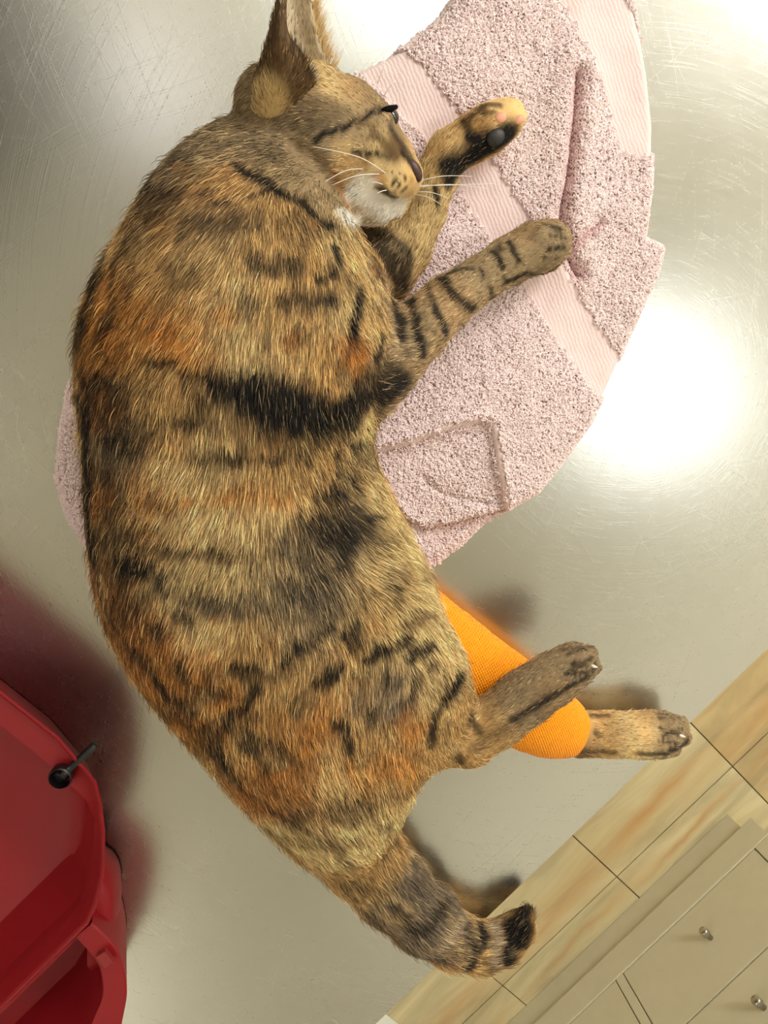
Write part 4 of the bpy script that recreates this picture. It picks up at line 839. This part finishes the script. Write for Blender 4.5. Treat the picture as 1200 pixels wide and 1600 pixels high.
def fur(V, F, N, n, colfn, lenfn, parent, name, lift=0.34, keepfn=None, flowfn=None):
    T = np.r_[F[:, [0, 1, 2]], F[:, [0, 2, 3]]]; P, FN, f, u, v = sample_faces(V, T, n)
    t = T[f]; NN = N[t[:, 0]]*(1-u-v)[:, None]+N[t[:, 1]]*u[:, None]+N[t[:, 2]]*v[:, None]; NN /= np.linalg.norm(NN, axis=1)[:, None]
    m = NN[:, 2] > -0.45
    if keepfn is not None: m &= keepfn(P)
    P, NN, t = P[m], NN[m], t[m]; n = len(P)
    D = flowfn(P) if flowfn else idw(P, FP_, FD_, 5)
    D = D+0.30*np.c_[fbm(P, 90, 2, 61)-.5, fbm(P, 90, 2, 62)-.5, np.zeros(n)]+rng.normal(0, .11, (n, 3))
    D -= NN*(D*NN).sum(1)[:, None]; D /= np.maximum(np.linalg.norm(D, axis=1), 1e-6)[:, None]
    L = lenfn(P)*(0.65+0.55*rng.random(n)); c = colfn(P+D*(L*.5)[:, None], t)
    # agouti: banded hairs, dark roots, some pale or dark guard hairs
    r = rng.random(n); g = np.exp(rng.normal(0, .34, n)); g[r < .10] *= 1.5; g[r > .80] *= .42
    pale = (r < .09)[:, None]; c = np.where(pale, c*.65+CRM*.30, c)
    clump = fbm(P, 420, 1, 71); g *= 0.72+0.56*clump
    K = 5; s = np.linspace(0, 1, K); pts = np.zeros((n, K, 3)); col = np.zeros((n, K, 3))
    lf = lift*(0.7+0.6*rng.random(n)); lf[rng.random(n) < .07] *= 2.3
    for k in range(K):
        along = L*(s[k]*0.98); up = L*lf*(s[k]*1.25-s[k]**2*0.75)
        pts[:, k] = P-NN*0.0004+D*along[:, None]+NN*up[:, None]
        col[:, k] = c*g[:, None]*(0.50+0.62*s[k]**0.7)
    pts[:, :, 2] = np.maximum(pts[:, :, 2], TZ+0.0008) if name != 'tail' else pts[:, :, 2]
    rad = np.outer(0.000088+0.00004*rng.random(n), np.array([1.0, 1.05, .9, .62, .12]))
    return hair_obj(name, pts, rad, np.clip(col, 0.002, 0.95), M_FUR, parent)
NOSE_C = on_cat(648, 266); EYE_C = at(610, 183, .062); PADS = [(780, 184, 8), (810, 187, 7), (775, 215, 12)]
PADP = [(on_cat(a, b), r*msc(a, b, .03)) for a, b, r in PADS]
BAND = [(622, 978, .028, 76), (655, 1000, .026, 76), (690, 1024, .024, 74), (735, 1052, .024, 68), (785, 1085, .023, 62), (830, 1113, .022, 58), (862, 1130, .0215, 53), (890, 1142, .0205, 42), (905, 1146, .020, 33)]
BPTS = [at(a, b, c) for a, b, c, r in BAND]
def keep_fur(P):
    m = (np.linalg.norm(P-NOSE_C, axis=1) > .0042) & (np.linalg.norm(P-EYE_C, axis=1) > .0036)
    for q, r in PADP: m &= np.linalg.norm(P-q, axis=1) > r
    d = np.full(len(P), 9.)
    for a, b in zip(BPTS[:-1], BPTS[1:]): d = np.minimum(d, dseg(P, a, b)[0])
    m &= ~((d < .026) & (P[:, 2] < TZ+.044) & (P[:, 1] < BPTS[1][1]+.03) & (P[:, 0] > BPTS[0][0]-.004) & ((P-BPTS[-1])@nrm(BPTS[-1]-BPTS[-2]) < 0))
    return m
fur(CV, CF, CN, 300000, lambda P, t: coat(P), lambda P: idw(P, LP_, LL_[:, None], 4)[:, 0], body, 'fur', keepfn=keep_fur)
ear_up = nrm(at(461, -84, .08)-at(440, 150, .075))
fur(EV, EF, EN, 9000, lambda P, t: ear_col(P, ESIDE[t].mean(1)), lambda P: np.full(len(P), .0042), ear, 'fur', lift=.25, flowfn=lambda P: np.repeat(ear_up[None], len(P), 0))
# pale tufts along the far rim of the ear
n = 500; j = rng.integers(0, 16, n); tp = EG[j, -1]+(EG[j+1, -1]-EG[j, -1])*rng.random((n, 1))
dr = np.array([nrm(at(505, 70, .062)-at(485, 95, .062))])*1.0+ear_up*0.9; dr = dr+rng.normal(0, .3, (n, 3)); dr /= np.linalg.norm(dr, axis=1)[:, None]
LL = .005+.006*rng.random(n); s = np.linspace(0, 1, 5); pt = tp[:, None]+dr[:, None]*(LL[:, None]*s)[:, :, None]
hair_obj('ear_tuft', pt, np.outer(np.full(n, .00008), [1, 1, .8, .5, .1]), np.repeat((CRM*(.7+.5*rng.random((n, 1))))[:, None], 5, 1), M_FUR, ear)
# ------------------------------------------------------------------ face and paws
def blob(name, c, rx, ry, rz, mat, parent=cat, axis=None, seg=20):
    bm = bmesh.new(); bmesh.ops.create_uvsphere(bm, u_segments=seg, v_segments=seg//2+2, radius=1.0)
    m = Matrix.Diagonal((rx, ry, rz, 1))
    if axis is not None: m = Vector(axis).to_track_quat('X', 'Z').to_matrix().to_4x4() @ m
    bmesh.ops.transform(bm, matrix=Matrix.Translation(Vector(c)) @ m, verts=bm.verts)
    o = bm_obj(name, bm, mat, None, True); return keep(o, parent)
M_NOSE = plain('nose_leather', (66, 40, 34), .45, 0, 900, .2); M_PAD = plain('black_paw_pad', (26, 23, 22), .5, 0, 500, .2); M_PINK = plain('pink_paw_pad', (222, 158, 128), .5, 0, 500, .15)
M_CLAW = plain('claw', (228, 220, 206), .3); M_WHISK = plain('whisker', (236, 232, 222), .35)
fwd = nrm(at(655, 272, .05)-at(600, 220, .055)); 
blob('nose', on_cat(648, 266)-np.array([0, 0, .0016]), .0056, .0034, .0034, M_NOSE, axis=nrm(at(661, 282, .051)-at(646, 252, .054)))
def eye_mat():
    t = NT('eye'); t.set(color=s2l((34, 30, 22)), rough=.15, spec=.4, coat=.3); return t.m
blob('eye', at(609, 184, .0625), .0042, .0042, .0042, eye_mat(), axis=fwd)
tube('eyelid', [at(596, 172, .0705), at(603, 171, .0690), at(610, 170, .067), at(619, 167, .061)], [.0005, .0013, .0016, .0010], plain('black_lid', (16, 14, 13), .95, 0, None, 0, 0.05), None, 8); keep(bpy.context.scene.objects['eyelid'], cat)
o = tube('eyelid', [at(597, 177, .0715), at(604, 184, .069), at(609, 195, .067), at(614, 206, .063)], [.0006, .0012, .0012, .0006], plain('pale_lid', (176, 146, 104), .7), None, 8); keep(o, cat)
for (x, y, z, r, m) in ((782, 184, .0395, 10, M_PINK), (811, 187, .0385, 9, M_PINK), (774, 214, .0385, 16, M_PAD)):
    q = on_cat(x, y); rr = r*msc(x, y, .03); blob('paw_pad', q, rr, rr*.8, rr*.45, m, axis=nrm(at(x+10, y-6, .03)-at(x, y, .03)))
for (x, y) in ((928, 1041), (1066, 1150)):
    q = on_cat(x, y)+np.array([0, 0, .0003]); d = nrm(at(x+10, y+3, .03)-at(x, y, .03))
    keep(tube('claw', [q-d*.003, q, q+d*.0022], [.0011, .0009, .0002], M_CLAW, None, 8), cat)
WH = [((606, 272), (560, 250), (487, 237), .066), ((598, 271), (556, 278), (516, 296), .066), ((577, 263), (540, 270), (505, 291), .064), ((600, 288), (588, 289), (577, 291), .064), ((606, 296), (594, 302), (585, 308), .062), ((612, 300), (606, 306), (600, 314), .06),
      ((648, 284), (690, 278), (736, 277), .055), ((650, 290), (700, 292), (770, 288), .055), ((650, 293), (700, 291), (760, 296), .053), ((645, 300), (670, 303), (700, 311), .052), ((645, 304), (665, 310), (690, 322), .05), ((590, 130), (598, 108), (598, 90), .066), ((600, 150), (610, 135), (618, 128), .066)]
for a, b, c, z in WH:
    dz = np.array([0, 0, .004]); p0 = at(*a, z)
    if c[0] < 600 and z >= .06 and b[1] > 200: pp = spline([on_cat(*a)-dz*.3, on_cat(*b)+dz*1.2, on_cat(*c)+dz*2.2], 5)
    else: pp = spline([p0, at(*b, z)+dz, at(*c, z)+dz*.5], 5)
    n_ = len(pp); o = tube('whisker', pp, [.00026*(1-.75*i/n_) for i in range(n_)], M_WHISK, None, 5); keep(o, cat)
# ------------------------------------------------------------------ bandage on the lower hind leg
def bandage():
    t = NT('orange_cohesive_bandage'); c = t.coord()
    rot = t.map(c, (1, 1, 1), (0, 0, math.radians(20)))
    w1 = t.t.nodes.new('ShaderNodeTexWave'); w1.inputs['Scale'].default_value = 230; w1.inputs['Distortion'].default_value = 1.2; t.l(rot, w1.inputs['Vector'])
    w2 = t.t.nodes.new('ShaderNodeTexWave'); w2.bands_direction = 'Y'; w2.inputs['Scale'].default_value = 190; w2.inputs['Distortion'].default_value = 2; t.l(rot, w2.inputs['Vector'])
    n = t.noise(c, 300, 3); h = t.math('ADD', t.math('ADD', w1.outputs['Fac'], t.math('MULTIPLY', w2.outputs['Fac'], .7)), n)
    t.set(color=t.mix(t.ramp(h, [(.55, 0.0), (1.3, 1.0)]), s2l((206, 98, 10)), s2l((255, 158, 24))), rough=.85, spec=.15, sheen=.1, normal=t.bump(h, .55, .0006))
    path = spline(BPTS, 6); rr = np.interp(np.linspace(0, 1, len(path)), np.linspace(0, 1, len(BAND)), [r*msc(a, b, c) for a, b, c, r in BAND])
    fr = frames(path); V, F = [], []; nn = 56
    for i, (p, a, b) in enumerate(fr):
        zr = p[2]-TZ-.0012
        for k in range(nn):
            q = 2*PI*k/nn; turn = (i/len(fr)*4.6+k/nn) % 1.0
            r = rr[i]*(1+.020*(1 if turn < .5 else 0)+.012*math.sin(q*3+i*.35))
            zz = min(r*.92, zr) if math.sin(q) < 0 else r*.86
            v = p+a*(r*math.cos(q))+np.array([0, 0, 1])*(zz*math.sin(q)); V.append(v)
    m = len(fr)
    for i in range(m-1):
        for k in range(nn): F.append((i*nn+k, i*nn+(k+1) % nn, (i+1)*nn+(k+1) % nn, (i+1)*nn+k))
    # rolled-in edges
    for e, i0 in ((0, 0), (1, m-1)):
        base = len(V); pc = fr[i0][0]; dr = nrm(fr[1][0]-fr[0][0]) if e == 0 else nrm(fr[-1][0]-fr[-2][0])
        for s_, ad in ((.95, .0010 if e else -.0010), (.86, -.0005 if e else .0005)):
            for k in range(nn):
                v = np.array(V[i0*nn+k]); V.append(pc+(v-pc)*s_+dr*ad)
        for k in range(nn):
            k2 = (k+1) % nn; f1 = (i0*nn+k, i0*nn+k2, base+k2, base+k); f2 = (base+k, base+k2, base+nn+k2, base+nn+k)
            F += [f1[::-1], f2[::-1]] if e == 0 else [f1, f2]
    o = mesh_obj('bandage', V, F, t.m, None, True); o['label'] = 'bright orange bandage wrapped round the lower hind leg of the cat'; o['category'] = 'bandage'
    return o
bandage()
